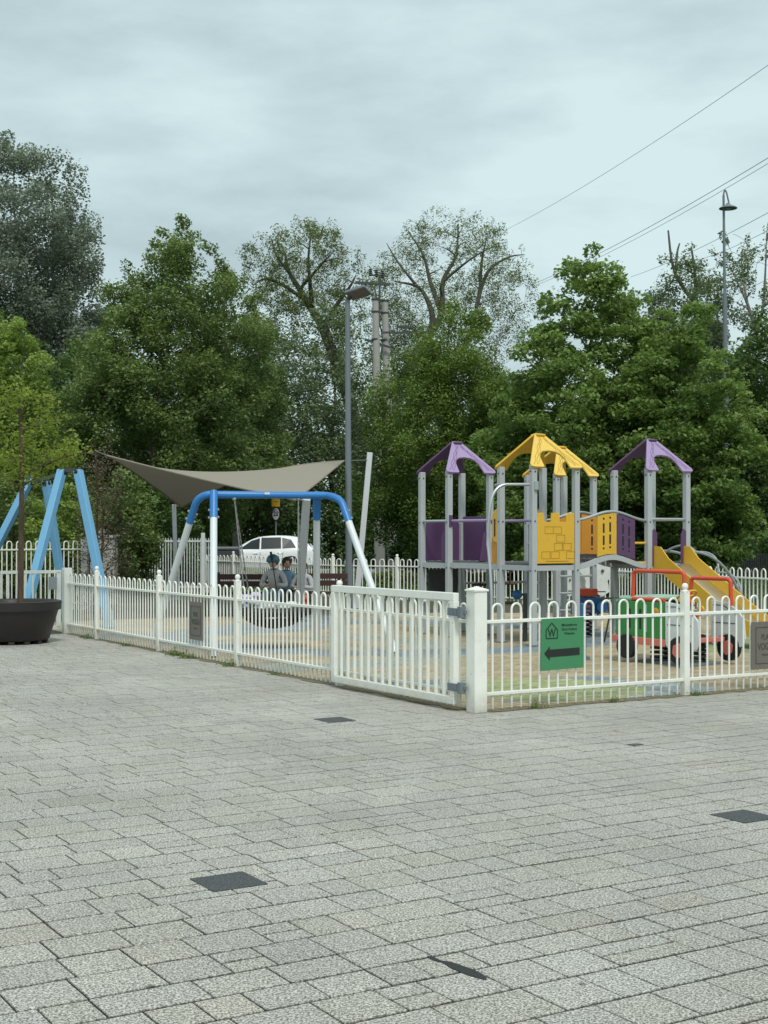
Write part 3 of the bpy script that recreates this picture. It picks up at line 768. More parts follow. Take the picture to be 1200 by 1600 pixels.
# ---------------------------------------------------------------- lamps, poles, signs
lp = W(545, 957, 28); lp.z = 0
r = empty('lamp_post', lp, 'grey lamp post with a flat square lantern standing behind the gate', 'street lamp')
tp = W(543, 468, 28); MB(lp).tube([lp, lp+Z*1.0, lp+Z*1.001, Vector((tp.x, tp.y, tp.z))], [.085, .083, .072, .05], 14).build('pole', M['galv_dark'], r, smooth=True)
h = tp+Z*.04
lx = Vector((.86, -.42, .20)).normalized(); ly = Vector((.40, .85, -.34)); ly = (ly-lx*ly.dot(lx)).normalized(); lz = lx.cross(ly)
hc = h+lx*.25+Z*.03
MB(lp).obox(hc, lx, ly, lz, .23, .17, .028).build('lamp_head', M['galv_dark'], r, bevel=.01)
MB(lp).obox(hc-lz*.034, lx, ly, lz, .20, .15, .006).build('diffuser', M['lens'], r)
MB(lp).tube([h-Z*.05, h+Vector((.08, -.03, .06))], .05, 8).build('bracket', M['dark'], r)
lp = W(1138, 890, 42); lp.z = 0
r = empty('street_lamp', lp, 'tall slim street lamp with a dish shaped shade at the right', 'street lamp')
tp = W(1130.5, 305, 42)
MB(lp).tube([lp, lp.lerp(tp, .45), lp.lerp(tp, .451), lp.lerp(tp, .75), lp.lerp(tp, .751), tp], [.105, .095, .075, .068, .045, .035], 12).build('pole', M['galv_dark'], r, smooth=True)
arm = bez(tp, tp+Z*.28+Vector((.03, 0, 0)), tp+Vector((.10, 0, .05)), 8)+[tp+Vector((.17, 0, -.26))]
MB(lp).tube(arm, .025, 8).build('arm', M['galv_dark'], r, smooth=True)
MB(lp).lathe(tp+Vector((.14, 0, -.40)), [(.10, -.02), (.27, -.015), (.28, .0), (.24, .035), (.14, .075), (.07, .12), (.045, .16)], 20).build('lamp_shade', M['galv_dark'], r, smooth=True)
MB(lp).lathe(tp+Vector((.14, 0, -.43)), [(.05, 0), (.10, .02)], 14).build('diffuser', M['sign_white'], r)
# twin concrete poles
for px, lab, y0 in ((588, 'left concrete pole of the twin utility poles', 470), (604, 'right concrete pole of the twin utility poles', 474)): pass
up = W(597, 905, 50); up.z = 0
r = empty('utility_poles', up, 'pair of round concrete power poles with dark cross arms and switch on top', 'power pole')
tops = []
for px, pb, y0, Yd in ((586.5, 594, 468, 50), (601, 614, 470, 50.3)):
    b = W(pb, 905, Yd); b.z = 0; t_ = W(px, y0, Yd); tops.append(t_)
    MB(up).tube([b, t_], [.20, .115], 14).build('pole', M['concrete'], r, smooth=True)
m = MB(up); mid = (tops[0]+tops[1])/2
for dz in (0, -.45, -1.45, -3.2, -3.9, -5.0, -9.3):
    for q in tops: m.lathe(q+Z*dz, [(.14, -.03), (.145, .03)], 12)
m.bar(mid+Vector((-.55, -.15, -1.45)), mid+Vector((.4, -.15, -1.75)), .06, .08)
m.bar(mid+Vector((.1, -.15, -1.2)), mid+Vector((1.75, -.15, -1.2)), .05, .07).bar(mid+Vector((.6, -.15, -.98)), mid+Vector((1.2, -.15, -1.02)), .1, .08)
m.bar(mid+Vector((-.2, -.1, -3.25)), mid+Vector((.9, -.1, -3.2)), .04, .06).bar(mid+Vector((-.2, -.1, -3.9)), mid+Vector((.3, -.1, -3.9)), .04, .06)
m.bar(mid+Vector((-.05, -.1, -1.0)), mid+Vector((0, -.1, .9)), .08, .08).bar(mid+Vector((-.9, -.1, .62)), mid+Vector((.35, -.1, .55)), .07, .09)
m.bar(mid+Vector((-.4, -.1, .9)), mid+Vector((.3, -.1, .85)), .06, .06).bar(mid+Vector((.0, -.1, -.5)), mid+Vector((-.22, -.1, .5)), .05, .05)
m.build('cross_arm', M['dark'], r)
for i in range(3):
    q = mid+Vector((-.35+.22*i, -.1, .86-.03*i)); pr = []
    for k in range(4): pr += [(.045, k*.07), (.075, k*.07+.02), (.045, k*.07+.05)]
    MB(up).lathe(q, pr, 8).build('insulator', M['dark'], r)
def wire(pa, pb, sag, lab, rr=.016):
    rr *= .75
    a = W(*pa); b = W(*pb); m = MB(a)
    m.tube([a.lerp(b, i/20)-Z*sag*4*(i/20)*(1-i/20) for i in range(21)], rr, 5)
    tag(m.build('overhead_wire', M['galv']), lab, 'wire', 'overhead wires crossing the sky')
wire((770, 369, 85), (1260, 60, 40), .35, 'topmost overhead wire, starting above the bare willow', .013)
wire((830, 445, 85), (1260, 210, 42), .3, 'overhead wire of the close pair, the upper one', .017)
wire((830, 448, 86), (1260, 219, 42), .35, 'overhead wire of the close pair, the lower one', .013)
wire((985, 433, 80), (1260, 299, 42), .2, 'overhead wire passing behind the tall street lamp, upper one', .015)
wire((1085, 408, 72), (1260, 328, 42), .15, 'overhead wire passing behind the tall street lamp, middle one', .014)
wire((1095, 425, 72), (1260, 345, 42), .15, 'overhead wire passing behind the tall street lamp, lower one', .014)
wire((1110, 474, 72), (1260, 402, 42), .15, 'lowest overhead wire at the right above the bare branches', .013)
# speed limit sign
sp = W(431, 880, 60); sp.z = 0
r = empty('speed_limit_sign', sp, 'round white speed limit sign below a yellow plate behind the car', 'road sign')
MB(sp).tube([sp, W(431, 778, 60)], .035, 8).build('pole', M['galv'], r, smooth=True)
cc = W(431, 803, 59.93)
def disc(rad, y, nm, mat, par): 
    MB(sp).prism([(rad*.72*math.cos(a), rad*math.sin(a)*1.25) for a in [2*math.pi*i/28 for i in range(28)]], cc+Vector((0, y, 0)), Vector((1, 0, 0)), Z, .012).build(nm, mat, par)
disc(.25, 0, 'sign_rim', M['maroon'], r); disc(.205, -.014, 'sign_face', M['sign_white'], r)
text_mesh('sign_number', '20', .30, cc+Vector((0, -.03, -.0)), Vector((1, 0, 0)), Z, M['ink'], r, sp, squash=.72, off=-.004, bold=.006)
yp = W(431, 785, 59.93); MB(sp).box(yp, (.36, .012, .36)).build('yellow_plate', M['sign_yellow'], r)
text_mesh('plate_text', 'STREFA', .085, yp+Vector((0, -.012, .03)), Vector((1, 0, 0)), Z, M['ink'], r, sp, off=-.001, squash=.95)

# ---------------------------------------------------------------- parked car (nose to the left)
def car():
    Yn = 52.75; xr = (492-600)/F*Yn; L = 4.35; x0 = xr-L; o = Vector((xr-L/2, Yn+.9, 0))
    r = empty('parked_car', o, 'white hatchback parked on the road behind the playground', 'car')
    # stations: x from nose, lower z, belt z, roof z, half width, roof half width
    stn = [(0, .42, .62, .64, .55, .5), (.08, .28, .72, .76, .74, .62), (.5, .22, .86, .90, .86, .70), (1.1, .2, .93, .99, .89, .72), (1.35, .2, .95, 1.10, .9, .69),
           (1.8, .2, .97, 1.40, .9, .62), (2.2, .2, .985, 1.53, .9, .61), (2.8, .2, 1.0, 1.57, .9, .61), (3.4, .2, 1.02, 1.55, .9, .60), (3.85, .22, 1.04, 1.47, .88, .58),
           (4.12, .28, 1.06, 1.26, .84, .60), (4.3, .36, 1.02, 1.08, .76, .60), (4.35, .46, .90, .93, .70, .58)]
    m = MB(o); n = 10; base = []
    for x, zb, zk, zr_, hw, rw in stn:
        sec = [(-hw*.9, zb), (-hw, zb+.12), (-hw*1.0, zk-.16), (-hw*.965, zk), (-rw, zr_-.04), (-rw*.6, zr_), (rw*.6, zr_), (rw, zr_-.04), (hw*.965, zk), (hw, zk-.16), (hw, zb+.12), (hw*.9, zb)]
        base.append([Vector((x0+x, o.y+y, z)) for y, z in sec])
    k = 12; vs = [p for s_ in base for p in s_]; fs = []
    for i in range(len(base)-1):
        for j in range(k): a = i*k+j; b = i*k+(j+1) % k; fs.append((a, a+k, b+k, b))
    fs.append(tuple(range(k))); fs.append(tuple(reversed(range((len(base)-1)*k, len(base)*k))))
    m.add(vs, fs); b = m.build('body', M['car'], r, smooth=True)
    sb = b.modifiers.new('sub', 'SUBSURF'); sb.levels = 1; sb.render_levels = 2
    for sgn in (-1, 1):
        def side(pts, nm, mat, par, push=.012):
            out = []
            for x, z in pts:
                # interpolate the side wall of the body
                for i in range(len(stn)-1):
                    if stn[i][0] <= x <= stn[i+1][0]: f = (x-stn[i][0])/(stn[i+1][0]-stn[i][0]); S0 = [stn[i][j]*(1-f)+stn[i+1][j]*f for j in range(6)]
                zk, zr_, hw, rw = S0[2], S0[3]-.04, S0[4]*.965, S0[5]; f = max(0, min(1, (z-zk)/(zr_-zk))) if z > zk else 0
                out.append(Vector((x0+x, o.y+sgn*(hw*(1-f)+rw*f+push), z)))
            q = MB(o).add(out+[p+Vector((0, -sgn*.03, 0)) for p in out], [tuple(range(len(out)))]+[(i, (i+1) % len(out), len(out)+(i+1) % len(out), len(out)+i) for i in range(len(out))])
            return q.build(nm, mat, par)
        side([(1.42, 1.02), (2.22, 1.045), (2.22, 1.46), (1.90, 1.36)], 'window', M['glass'], b)
        side([(2.28, 1.048), (3.05, 1.07), (3.03, 1.49), (2.28, 1.475)], 'window', M['glass'], b)
        side([(3.10, 1.07), (3.62, 1.10), (3.42, 1.40), (3.08, 1.48)], 'window', M['glass'], b)
        MB(o).box((x0+2.08, o.y+sgn*.905, .87), (.17, .03, .03)).box((x0+3.0, o.y+sgn*.905, .9), (.17, .03, .03)).build('door_handle', M['car'], b, bevel=.006)
        MB(o).box((x0+1.5, o.y+sgn*1.0, 1.02), (.12, .2, .12)).build('mirror', M['car'], b, bevel=.02)
        MB(o).box((x0+2.25, o.y+sgn*.895, .62), (.012, .03, .6)).box((x0+3.12, o.y+sgn*.9, .66), (.012, .03, .5)).build('door_gap', M['dark'], b)
        for xw in (.85, 3.45):
            wc = Vector((x0+xw, o.y+sgn*.80, .36))
            def cyl(rad, y0, y1): 
                return MB(o).tube([wc+Vector((0, y0*sgn, 0)), wc+Vector((0, y1*sgn, 0))], rad, 24)
            wh = cyl(.35, -.1, .125).build('wheel', M['black'], r, smooth=True)
            cyl(.23, .11, .135).build('rim', M['galv'], wh, smooth=True)
            cyl(.42, .0, .112).build('wheel_arch', M['dark'], b, smooth=True)
    MB(o).box((x0+4.28, o.y-.62, .93), (.12, .25, .16)).box((x0+4.28, o.y+.62, .93), (.12, .25, .16)).build('tail_light', M['tail'], r, bevel=.02)
    MB(o).add([Vector((x0+4.03, o.y+y, z)) + Vector((dx, 0, 0)) for y, z, dx in ((-.55, 1.43, -.05), (.55, 1.43, -.05), (.62, 1.13, .18), (-.62, 1.13, .18))], [(0, 1, 2, 3)]).build('rear_window', M['glass'], r)
    MB(o).box((x0+.06, o.y-.55, .68), (.12, .3, .12)).box((x0+.06, o.y+.55, .68), (.12, .3, .12)).build('headlight', M['sign_white'], r, bevel=.02)
    MB(o).box((x0+4.33, o.y, .72), (.06, .5, .12)).build('number_plate', M['sign_white'], r)
car()
# dark bin hiding the front of the car
b0 = W(350, 905, 44); b0.z = 0
r = empty('waste_container', b0, 'dark grey waste container in front of the white car', 'container')
MB(b0).box(b0+Z*.6, (.95, .8, 1.0)).build('bin_body', M['dark'], r, bevel=.03)
MB(b0).box(b0+Z*1.16, (1.02, .88, .1)).build('lid', M['galv_dark'], r, bevel=.03)
MB(b0).tube([b0+Vector((-.4, -.3, .1)), b0+Vector((-.36, -.3, .1))], .1, 10).tube([b0+Vector((.36, -.3, .1)), b0+Vector((.4, -.3, .1))], .1, 10).build('wheels', M['black'], r)
# maroon benches
def bench(px, Y, L, lab):
    p = W(px, 900, Y); p.z = 0; r = empty('park_bench', p, lab, 'bench', 'dark red wooden benches behind the swing')
    for y, z in ((-.2, .44), (-.05, .44), (.1, .44)): MB(p).box(p+Vector((0, y, z)), (L, .12, .04)).build('seat_slat', M['maroon'], r, bevel=.006)
    for z in (.62, .76): MB(p).box(p+Vector((0, .24, z)), (L, .035, .11)).build('back_slat', M['maroon'], r, bevel=.006)
    for sx in (-1, 1): MB(p).box(p+Vector((sx*L*.38, 0, .21)), (.06, .42, .42)).box(p+Vector((sx*L*.38, .27, .5)), (.05, .04, .7)).build('leg', M['dark'], r)
bench(380, 27, 1.35, 'dark red slatted bench left of the people on the swing')
bench(484, 27.5, 1.5, 'dark red slatted bench behind the right swing legs')

exec('pass')
# ---------------------------------------------------------------- playground tower set (square grid, cells of .78 m)
PO = at(833, 0, 19.7); PO.z = 0
def pg(s, t, z=0.0): return PO+V*s+U*t+Z*z
TO = pg(1.05, 1.05)
pt = empty('play_tower_set', TO, 'yellow and purple climbing tower set with four roofed towers, bridge and slide', 'playground')
CW = .78; G1 = 2.12; DZ = 1.15; PT = 2.60
towers = {'front': (0, 0), 'right': (2.18, 0), 'left': (-.04, 2.10), 'back': (2.08, 2.10)}
def roof(s, t, mat_out, mat_in):
    ap = pg(s+CW/2, t+CW/2, 3.06)
    def panel(c0, c1, mat):
        # arched inverted V board from corner c0 to corner c1 up to the ridge
        a = Vector(c0); b = Vector(c1); e = (b-a).normalized(); midp = (a+b)/2; out = (midp-ap); out.z = 0; out.normalize()
        a2 = a-e*.07+out*.06; b2 = b+e*.07+out*.06
        rr = ap+out*.02; ax = e; up_ = (rr-(a2+b2)/2); Lh = up_.length; up_.normalize(); Wd = (b2-a2).length
        h = Wd/2; o_ = (a2+b2)/2
        poly = [(-h, 0), (-h+.17, -.01), (-h+.19, .08), (-h+.2, Lh*.40)]
        poly = [(-h, 0), (-h+.05, -.015), (-h+.215, -.015), (-h+.225, .02)]
        for k in range(9):
            q = math.pi*(1-k/8); poly.append((math.copysign(abs(math.cos(q))**.75, math.cos(q))*(h-.225), .06+math.sin(q)**.8*(Lh*.40)*(1-.0*abs(math.cos(q)))))
        poly += [(h-.225, .02), (h-.215, -.015), (h-.05, -.015), (h, 0), (h+.005, .05), (.10, Lh-.02), (.07, Lh+.02), (-.07, Lh+.02), (-.10, Lh-.02), (-h-.005, .05)]
        MBp = MB(TO).prism(poly, o_, ax, up_, .035)
        pn = MBp.build('roof_panel', mat, pt, bevel=.008)
        # wavy wood grain lines
        gl = MB(TO); nrm = ax.cross(up_).normalized()
        if nrm.dot(out) < 0: nrm = -nrm
        for q in (.25, .5, .75):
            for sg_ in (-1, 1):
                pts = []
                for k in range(12):
                    f = k/11; xx = sg_*((h-.17*q-.01)*(1-f)+.03*f+.012*math.sin(k*1.7+q*9)); yy = .03+f*(Lh*.90)-.10*q*f
                    pts.append(o_+ax*xx+up_*yy+nrm*.0185)
                gl.tube(pts, .003, 4)
        gl.build('grain_lines', M['yellow_dark'] if 'yellow' in mat.name else M['purple_dark'], pn)
        return pn
    zt = PT-.03
    panel(pg(s, t, zt), pg(s+CW, t, zt), mat_out)                     # facing the camera side
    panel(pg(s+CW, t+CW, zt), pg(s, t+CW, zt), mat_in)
    MB(TO).bar(ap+U*.085-Z*.0, ap-U*.085, .15, .03).build('ridge_cap', M['purple_dark'] if 'purple' in mat_out.name else M['yellow'], pt, bevel=.01)
posts = {}
for nm, (s, t) in towers.items():
    for i, (a, b) in enumerate(((0, 0), (1, 0), (0, 1), (1, 1))):
        m = MB(TO).obox(pg(s+a*CW, t+b*CW, PT/2), V, U, Z, .044, .044, PT/2)
        posts[(nm, a, b)] = m.build('post', M['grey_post'], pt, bevel=.008)
    c = pg(s+CW/2, t+CW/2, DZ)
    MB(TO).obox(c, V, U, Z, CW/2-.05, CW/2-.05, .03).build('deck', M['deck'], pt, bevel=.004)
    e = MB(TO)
    for (a, b) in (((0, 0), (1, 0)), ((1, 0), (1, 1)), ((1, 1), (0, 1)), ((0, 1), (0, 0))):
        A_, B_ = pg(s+a[0]*CW, t+a[1]*CW, DZ-.035), pg(s+b[0]*CW, t+b[1]*CW, DZ-.035); d = (B_-A_).normalized(); e.bar(A_+d*.045, B_-d*.045, .035, .075)
    e.build('deck_beam', M['grey_post'], pt)
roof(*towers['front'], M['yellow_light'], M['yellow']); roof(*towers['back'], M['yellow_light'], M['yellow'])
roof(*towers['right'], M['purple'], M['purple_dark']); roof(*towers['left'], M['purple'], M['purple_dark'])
# yellow castle panel on the front tower, with brick lines and battlements
cs = [( .05, DZ+.03), (CW-.05, DZ+.03), (CW-.05, DZ+.76), (CW-.17, DZ+.76), (CW-.20, DZ+.72), (CW-.20, DZ+.63), (CW-.32, DZ+.63), (CW-.33, DZ+.76), (CW-.47, DZ+.76), (CW-.48, DZ+.63),
      (CW-.60, DZ+.63), (CW-.60, DZ+.72), (CW-.62, DZ+.76), (.05, DZ+.76)]
cpn = MB(TO).prism(cs, pg(0, -.02), V, Z, .022).build('castle_panel', M['yellow'], pt, bevel=.004)
m = MB(TO)
for (x, z) in ((.19, .46), (.34, .46), (.40, .34), (.36, .22), (.52, .22), (.13, .10), (.30, .10), (.58, .10), (.25, .34)):
    if (x, z) == (.25, .34): continue
    w_, h_ = .15, .10; q = pg(x, -.032, DZ+z)
    P4 = [q, q+V*w_, q+V*w_+Z*h_, q+Z*h_]
    for i in range(4): a, b = P4[i], P4[(i+1) % 4]; m.bar(a, b, .003, .006, up=U.cross(b-a))
m.bar(pg(.2, -.032, DZ+.065), pg(.62, -.032, DZ+.065), .003, .012, up=U)
m.build('brick_lines', M['yellow_dark'], cpn)
# yellow entrance guards on the front tower's left face and behind
def face_prism(nm, poly, o_, ax, mat, th=.02): return MB(TO).prism(poly, o_, ax, Z, th).build(nm, mat, pt, bevel=.004)
guard = lambda x0, z0, z1, w_=.16: [(x0, z0), (x0+w_, z0+.02), (x0+w_, z1-.08), (x0+w_*.7, z1-.015), (x0+w_*.35, z1), (x0, z1-.02)]
for tt in (0.05, 2.1-.02):
    pass
for s_, zz in ((.0, .82), (CW, .82)):
    gp = face_prism('entrance_guard', [(CW+.03, DZ+.32), (CW+.14, DZ+.35), (CW+.17, DZ+.45), (CW+.17, DZ+.72), (CW+.13, DZ+.80), (CW+.06, DZ+.83), (CW+.02, DZ+.80)], pg(s_-.03, 0), U, M['yellow'])
    gp = face_prism('entrance_guard', [(CW+.03, DZ-.0), (CW+.20, DZ+.0), (CW+.22, DZ+.30), (CW+.19, DZ+.42), (CW+.12, DZ+.46), (CW+.03, DZ+.40)], pg(s_-.01, 0), U, M['orange'])
    MB(TO).obox(pg(s_-.03, CW+.10, DZ+.55), V, U, Z, .014, .015, .13).build('slot', M['black'], gp)
# deck walkway between front and left towers
MB(TO).obox(pg(CW/2-.02, (CW+2.10)/2, DZ-.02), V, U, Z, CW/2-.06, (2.10-CW)/2-.05, .03).build('walkway', M['deck'], pt)
for s_ in (0, CW-.04): MB(TO).bar(pg(s_, CW, DZ-.03), pg(s_-.02, 2.10, DZ-.03), .04, .08).build('deck_beam', M['grey_post'], pt)
for s_ in (-.02, CW-.02): 
    MB(TO).tube([pg(s_, CW, DZ+.66), pg(s_, 2.10, DZ+.66)], .022, 8).build('handrail', M['purple'], pt, smooth=True)
MB(TO).obox(pg(-.04, 2.06, DZ+.66), V, U, Z, .03, .02, .09).build('rail_clamp', M['purple_dark'], pt)
# purple panels of the left tower
ls, lt = towers['left']
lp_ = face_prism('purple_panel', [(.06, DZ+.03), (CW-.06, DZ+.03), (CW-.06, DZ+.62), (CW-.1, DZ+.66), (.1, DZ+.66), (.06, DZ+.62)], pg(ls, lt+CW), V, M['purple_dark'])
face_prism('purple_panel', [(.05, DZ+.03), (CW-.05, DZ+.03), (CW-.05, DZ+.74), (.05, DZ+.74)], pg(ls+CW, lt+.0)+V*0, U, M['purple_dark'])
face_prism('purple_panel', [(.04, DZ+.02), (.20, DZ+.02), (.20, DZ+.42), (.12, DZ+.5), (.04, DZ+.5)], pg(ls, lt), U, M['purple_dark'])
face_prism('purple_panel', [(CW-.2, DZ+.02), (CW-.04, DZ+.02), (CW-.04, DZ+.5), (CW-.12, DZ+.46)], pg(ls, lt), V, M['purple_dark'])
MB(TO).tube([pg(ls, lt+.02, DZ+.66), pg(ls, lt+CW, DZ+.66)], .022, 8).tube([pg(ls, lt+.02, .55), pg(ls, lt+CW, .55)], .022, 8).build('handrail', M['steel'], pt, smooth=True)
MB(TO).obox(pg(ls+.4, lt+CW, .82), V, U, Z, .28, .012, .22).build('play_panel', M['dark'], pt, bevel=.004)
MB(TO).obox(pg(ls+.4, lt+.2, .38), V, U, Z, .34, .16, .03).build('low_shelf', M['galv_dark'], pt, bevel=.004)
# grey ladder bars of the back tower
bs_, bt = towers['back']
m = MB(TO)
for i in range(5): m.bar(pg(bs_-.02-.0, bt+.1+.14*i, DZ), pg(bs_-.02, bt+.1+.14*i, DZ+.62), .035, .035, up=V)
for z in (.62, .3): m.bar(pg(bs_-.02, bt+.05, DZ+z), pg(bs_-.02, bt+.72, DZ+z), .03, .03)
m.build('barrier', M['grey_post'], pt)
face_prism('yellow_panel', [(.05, DZ+.03), (CW-.05, DZ+.03), (CW-.05, DZ+.70), (.05, DZ+.70)], pg(bs_, bt), V, M['orange'])
MB(TO).obox(pg(1.43, 2.5, DZ-.02), V, U, Z, .62, .3, .025).build('walkway', M['deck'], pt)
m = MB(TO)
for i in range(3): m.tube([pg(bs_, bt, .35+.28*i), pg(bs_+CW, bt, .35+.28*i)], .02, 6)
m.build('ladder_rung', M['grey_post'], pt)
# arched bridge front tower -> right tower
b0s, b1s = CW, 2.18
def arch(f, z0, hgt): return z0+hgt*(.5-.5*math.cos(2*math.pi*min(1, max(0, f))))
for t_ in (0.02, CW-.02):
    def bp(f, z, th=t_): return pg(b0s+(b1s-b0s)*f, th, z)
    MB(TO).tube([bp(i/16, arch(i/16, DZ+.66, .13)) for i in range(17)], .022, 8).build('handrail', M['steel'], pt, smooth=True)
    n = 16; m = MB(TO)
    for i in range(n): m.bar(bp(i/n, arch(i/n, DZ-.03, .14)), bp((i+1)/n, arch((i+1)/n, DZ-.03, .14)), .04, .075)
    m.build('bridge_beam', M['grey_post'], pt)
    def bpanel(f0, f1, mat):
        # perforated panel built as a frame of strips around four slots and dots
        Ls = (b1s-b0s); x0, x1 = f0*Ls, f1*Ls; k = 8
        top = [(x0+(x1-x0)*i/k, arch((x0+(x1-x0)*i/k)/Ls, DZ+.63, .13)) for i in range(k+1)]
        bot = [(x0+(x1-x0)*i/k, arch((x0+(x1-x0)*i/k)/Ls, DZ+.03, .13)) for i in range(k+1)]
        pn = face_prism('bridge_panel', bot+top[::-1], bp(0, 0), V, mat, .018)
        sl = MB(TO)
        for fx in (.32, .66):
            xx = x0+(x1-x0)*fx; zb = arch(xx/Ls, DZ+.03, .13)
            for zc, hh in ((.10, .018), (.22, .075), (.40, .075), (.54, .018)):
                sl.obox(bp(0, zb+zc)+V*xx, V, U, Z, .02, .0125, hh)
        sl.build('slot', M['black'], pn, bevel=.01)
    if t_ < .1: bpanel(.30, .56, M['yellow']); bpanel(.57, .82, M['purple_dark']); bpanel(.03, .22, M['orange']) if False else None
    else: bpanel(.02, .50, M['orange']); bpanel(.52, .97, M['orange'])
m = MB(TO)
for i in range(13):
    f = (i+.5)/13; q = pg(b0s+(b1s-b0s)*f, CW/2, arch(f, DZ-.0, .14)); m.obox(q, V, U, Z, .038, CW/2-.05, .012)
m.build('bridge_tread', M['deck'], pt)
for z in (DZ+.32, DZ+.02): MB(TO).tube([pg(1.92, .02, z), pg(2.16, .02, z)], .018, 6).build('grab_bar', M['yellow'], pt)
for (nm, a, b), po in posts.items():
    if (a, b) == (1, 1): continue
    c = pg(towers[nm][0]+a*CW, towers[nm][1]+b*CW)
    for z in (DZ-.07, DZ+.64, PT-.10):
        for ax_ in (-U, (-V if a == 0 else V)): MB(TO).tube([c+ax_*.044+Z*z, c+ax_*.056+Z*z], .011, 6).build('bolt', M['dark'], po)
for nm, (s, t) in towers.items():
    for a, b in ((0, 0), (1, 0), (0, 1), (1, 1)): MB(TO).obox(pg(s+a*CW, t+b*CW, .01), V, U, Z, .075, .075, .01).build('foot_plate', M['galv_dark'], pt, bevel=.003)
# right tower: purple guards, bar and slide
rs, rt = towers['right']
for x in (.045, CW-.045-.10):
    face_prism('entrance_guard', [(x, DZ-.02), (x+.10, DZ-.02), (x+.10, DZ+.46 if x < .3 else DZ+.50), (x+.05, DZ+.54), (x, DZ+.50 if x < .3 else DZ+.44)], pg(rs, rt-.03), V, M['purple_dark'])
MB(TO).tube([pg(rs, rt, DZ+.68), pg(rs+CW, rt, DZ+.68)], .022, 8).build('handrail', M['steel'], pt, smooth=True)
MB(TO).tube([pg(rs+CW, rt, DZ+.68), pg(rs+CW, rt+CW, DZ+.68)], .022, 8).build('handrail', M['steel'], pt, smooth=True)
# slide going towards -U
sl0 = .12; SW = CW/2-.10; xc = rs+CW/2
prof = [(0.02, DZ+.01), (-.18, DZ-.01), (-.35, DZ-.13), (-1.45, .42), (-1.72, .30), (-2.0, .26), (-2.15, .25)]
def slp(t_, z, s_): return pg(xc+s_, rt+t_, z)
ch = MB(TO)
vs = []; fs = []
for (t_, z) in prof: vs += [slp(t_, z, -SW), slp(t_, z, SW), slp(t_, z-.012, -SW), slp(t_, z-.012, SW)]
for i in range(len(prof)-1): a = 4*i; fs += [(a, a+1, a+5, a+4), (a+2, a+6, a+7, a+3), (a, a+4, a+6, a+2), (a+1, a+3, a+7, a+5)]
sld = ch.add(vs, fs).build('slide_chute', M['chrome'], pt, smooth=True)
for sgn in (-1, 1):
    m = MB(TO); topz = [.27, .27, .22, .17, .15, .12, .02]; k = len(prof)
    vs = []; th = .02
    for e in (0, 1):
        for (t_, z), tz in zip(prof, topz): vs.append(slp(t_, z+tz, sgn*(SW+.003+e*th)))
        for (t_, z) in prof: vs.append(slp(t_, z-.09, sgn*(SW+.003+e*th)))
    fs = []
    for i in range(k-1):
        for e in (0, 1): b = e*2*k; fs.append((b+i, b+i+1, b+k+i+1, b+k+i) if e == 0 else (b+k+i, b+k+i+1, b+i+1, b+i))
        fs.append((i, 2*k+i, 2*k+i+1, i+1)); fs.append((k+i, k+i+1, 3*k+i+1, 3*k+i))
    fs += [(0, k, 3*k, 2*k), (k-1, 3*k-1, 4*k-1, 2*k-1)]
    m.add(vs, fs).build('slide_side', M['yellow'], pt)
MB(TO).bar(slp(-2.05, .12, -SW), slp(-2.05, .12, SW), .2, .22).build('slide_foot', M['yellow'], pt, bevel=.02)
# coil climber on the far right face
def cl(a, s_, z): return pg(rs+CW+a, rt+s_, z)
for s_ in (.12, .66):
    MB(TO).tube(bez(cl(0, s_, DZ+.18), cl(.75, s_-.05, DZ+.25), cl(1.15, s_-.05, .75), 10)+bez(cl(1.15, s_-.05, .75), cl(1.45, s_-.05, .4), cl(1.62, s_-.05, 0), 6)[1:], .022, 8).build('climber_rail', M['galv'], pt, smooth=True)
pts = []
for i in range(120):
    f = i/119; a = 2*math.pi*3.2*f; base = bez(cl(.05, .39, DZ+.05), cl(.75, .36, DZ+.15), cl(1.55, .34, .22), 119)[i]
    pts.append(base+U*(.30*math.cos(a))+(Z*.8+V*.5)*(.27*math.sin(a)))
MB(TO).tube(pts, .018, 8).build('coil', M['galv'], pt, smooth=True)
# curved steel pole at the left face of the front tower
q0 = at(836, 757, 19.75); q1 = at(790, 757, 19.6); q2 = at(766, 790, 19.5); q3 = at(762, 850, 19.5); q4 = at(768, 930, 19.4); q5 = q4.copy(); q5.z = 0
pts = [q0, q1]+bez(q1, at(770, 760, 19.55), q2, 8)[1:]+bez(q2, at(763, 812, 19.5), q3, 5)[1:]+bez(q3, at(766, 880, 19.45), q4, 5)[1:]+[q5]
MB(TO).tube(pts, .022, 10).build('fire_pole', M['steel'], pt, smooth=True)
MB(TO).tube([at(774, 758, 20.2), q1], .02, 8).tube([at(838, 752, 19.66), at(838, 765, 19.66)], .035, 8).build('pole_bracket', M['steel'], pt, smooth=True)
# lower rungs, hanging discs
m = MB(TO)
for z in (.85, .5, .18): m.bar(pg(CW, 1.0, z), pg(CW+.5, 1.5, z), .03, .03)
m.build('ladder_rung', M['grey_post'], pt)
MB(TO).tube([pg(CW-.04, 2.1+CW, .8), pg(bs_, bt+CW, .8)], .02, 6).build('low_rail', M['grey_post'], pt)
for px, py, Y, wd in ((751, 914, 22.0, .26), (797, 912, 22.2, .2), (796, 942, 21.4, .24), (744, 943, 21.6, .2)):
    q = at(px, py, Y); MB(TO).lathe(q, [(wd*.55, -.015), (wd*.6, 0), (wd*.5, .02), (.02, .028)], 16).tube([q, Vector((q.x, q.y, DZ))], .008, 6).build('step_disc', M['brown'], pt, smooth=True)

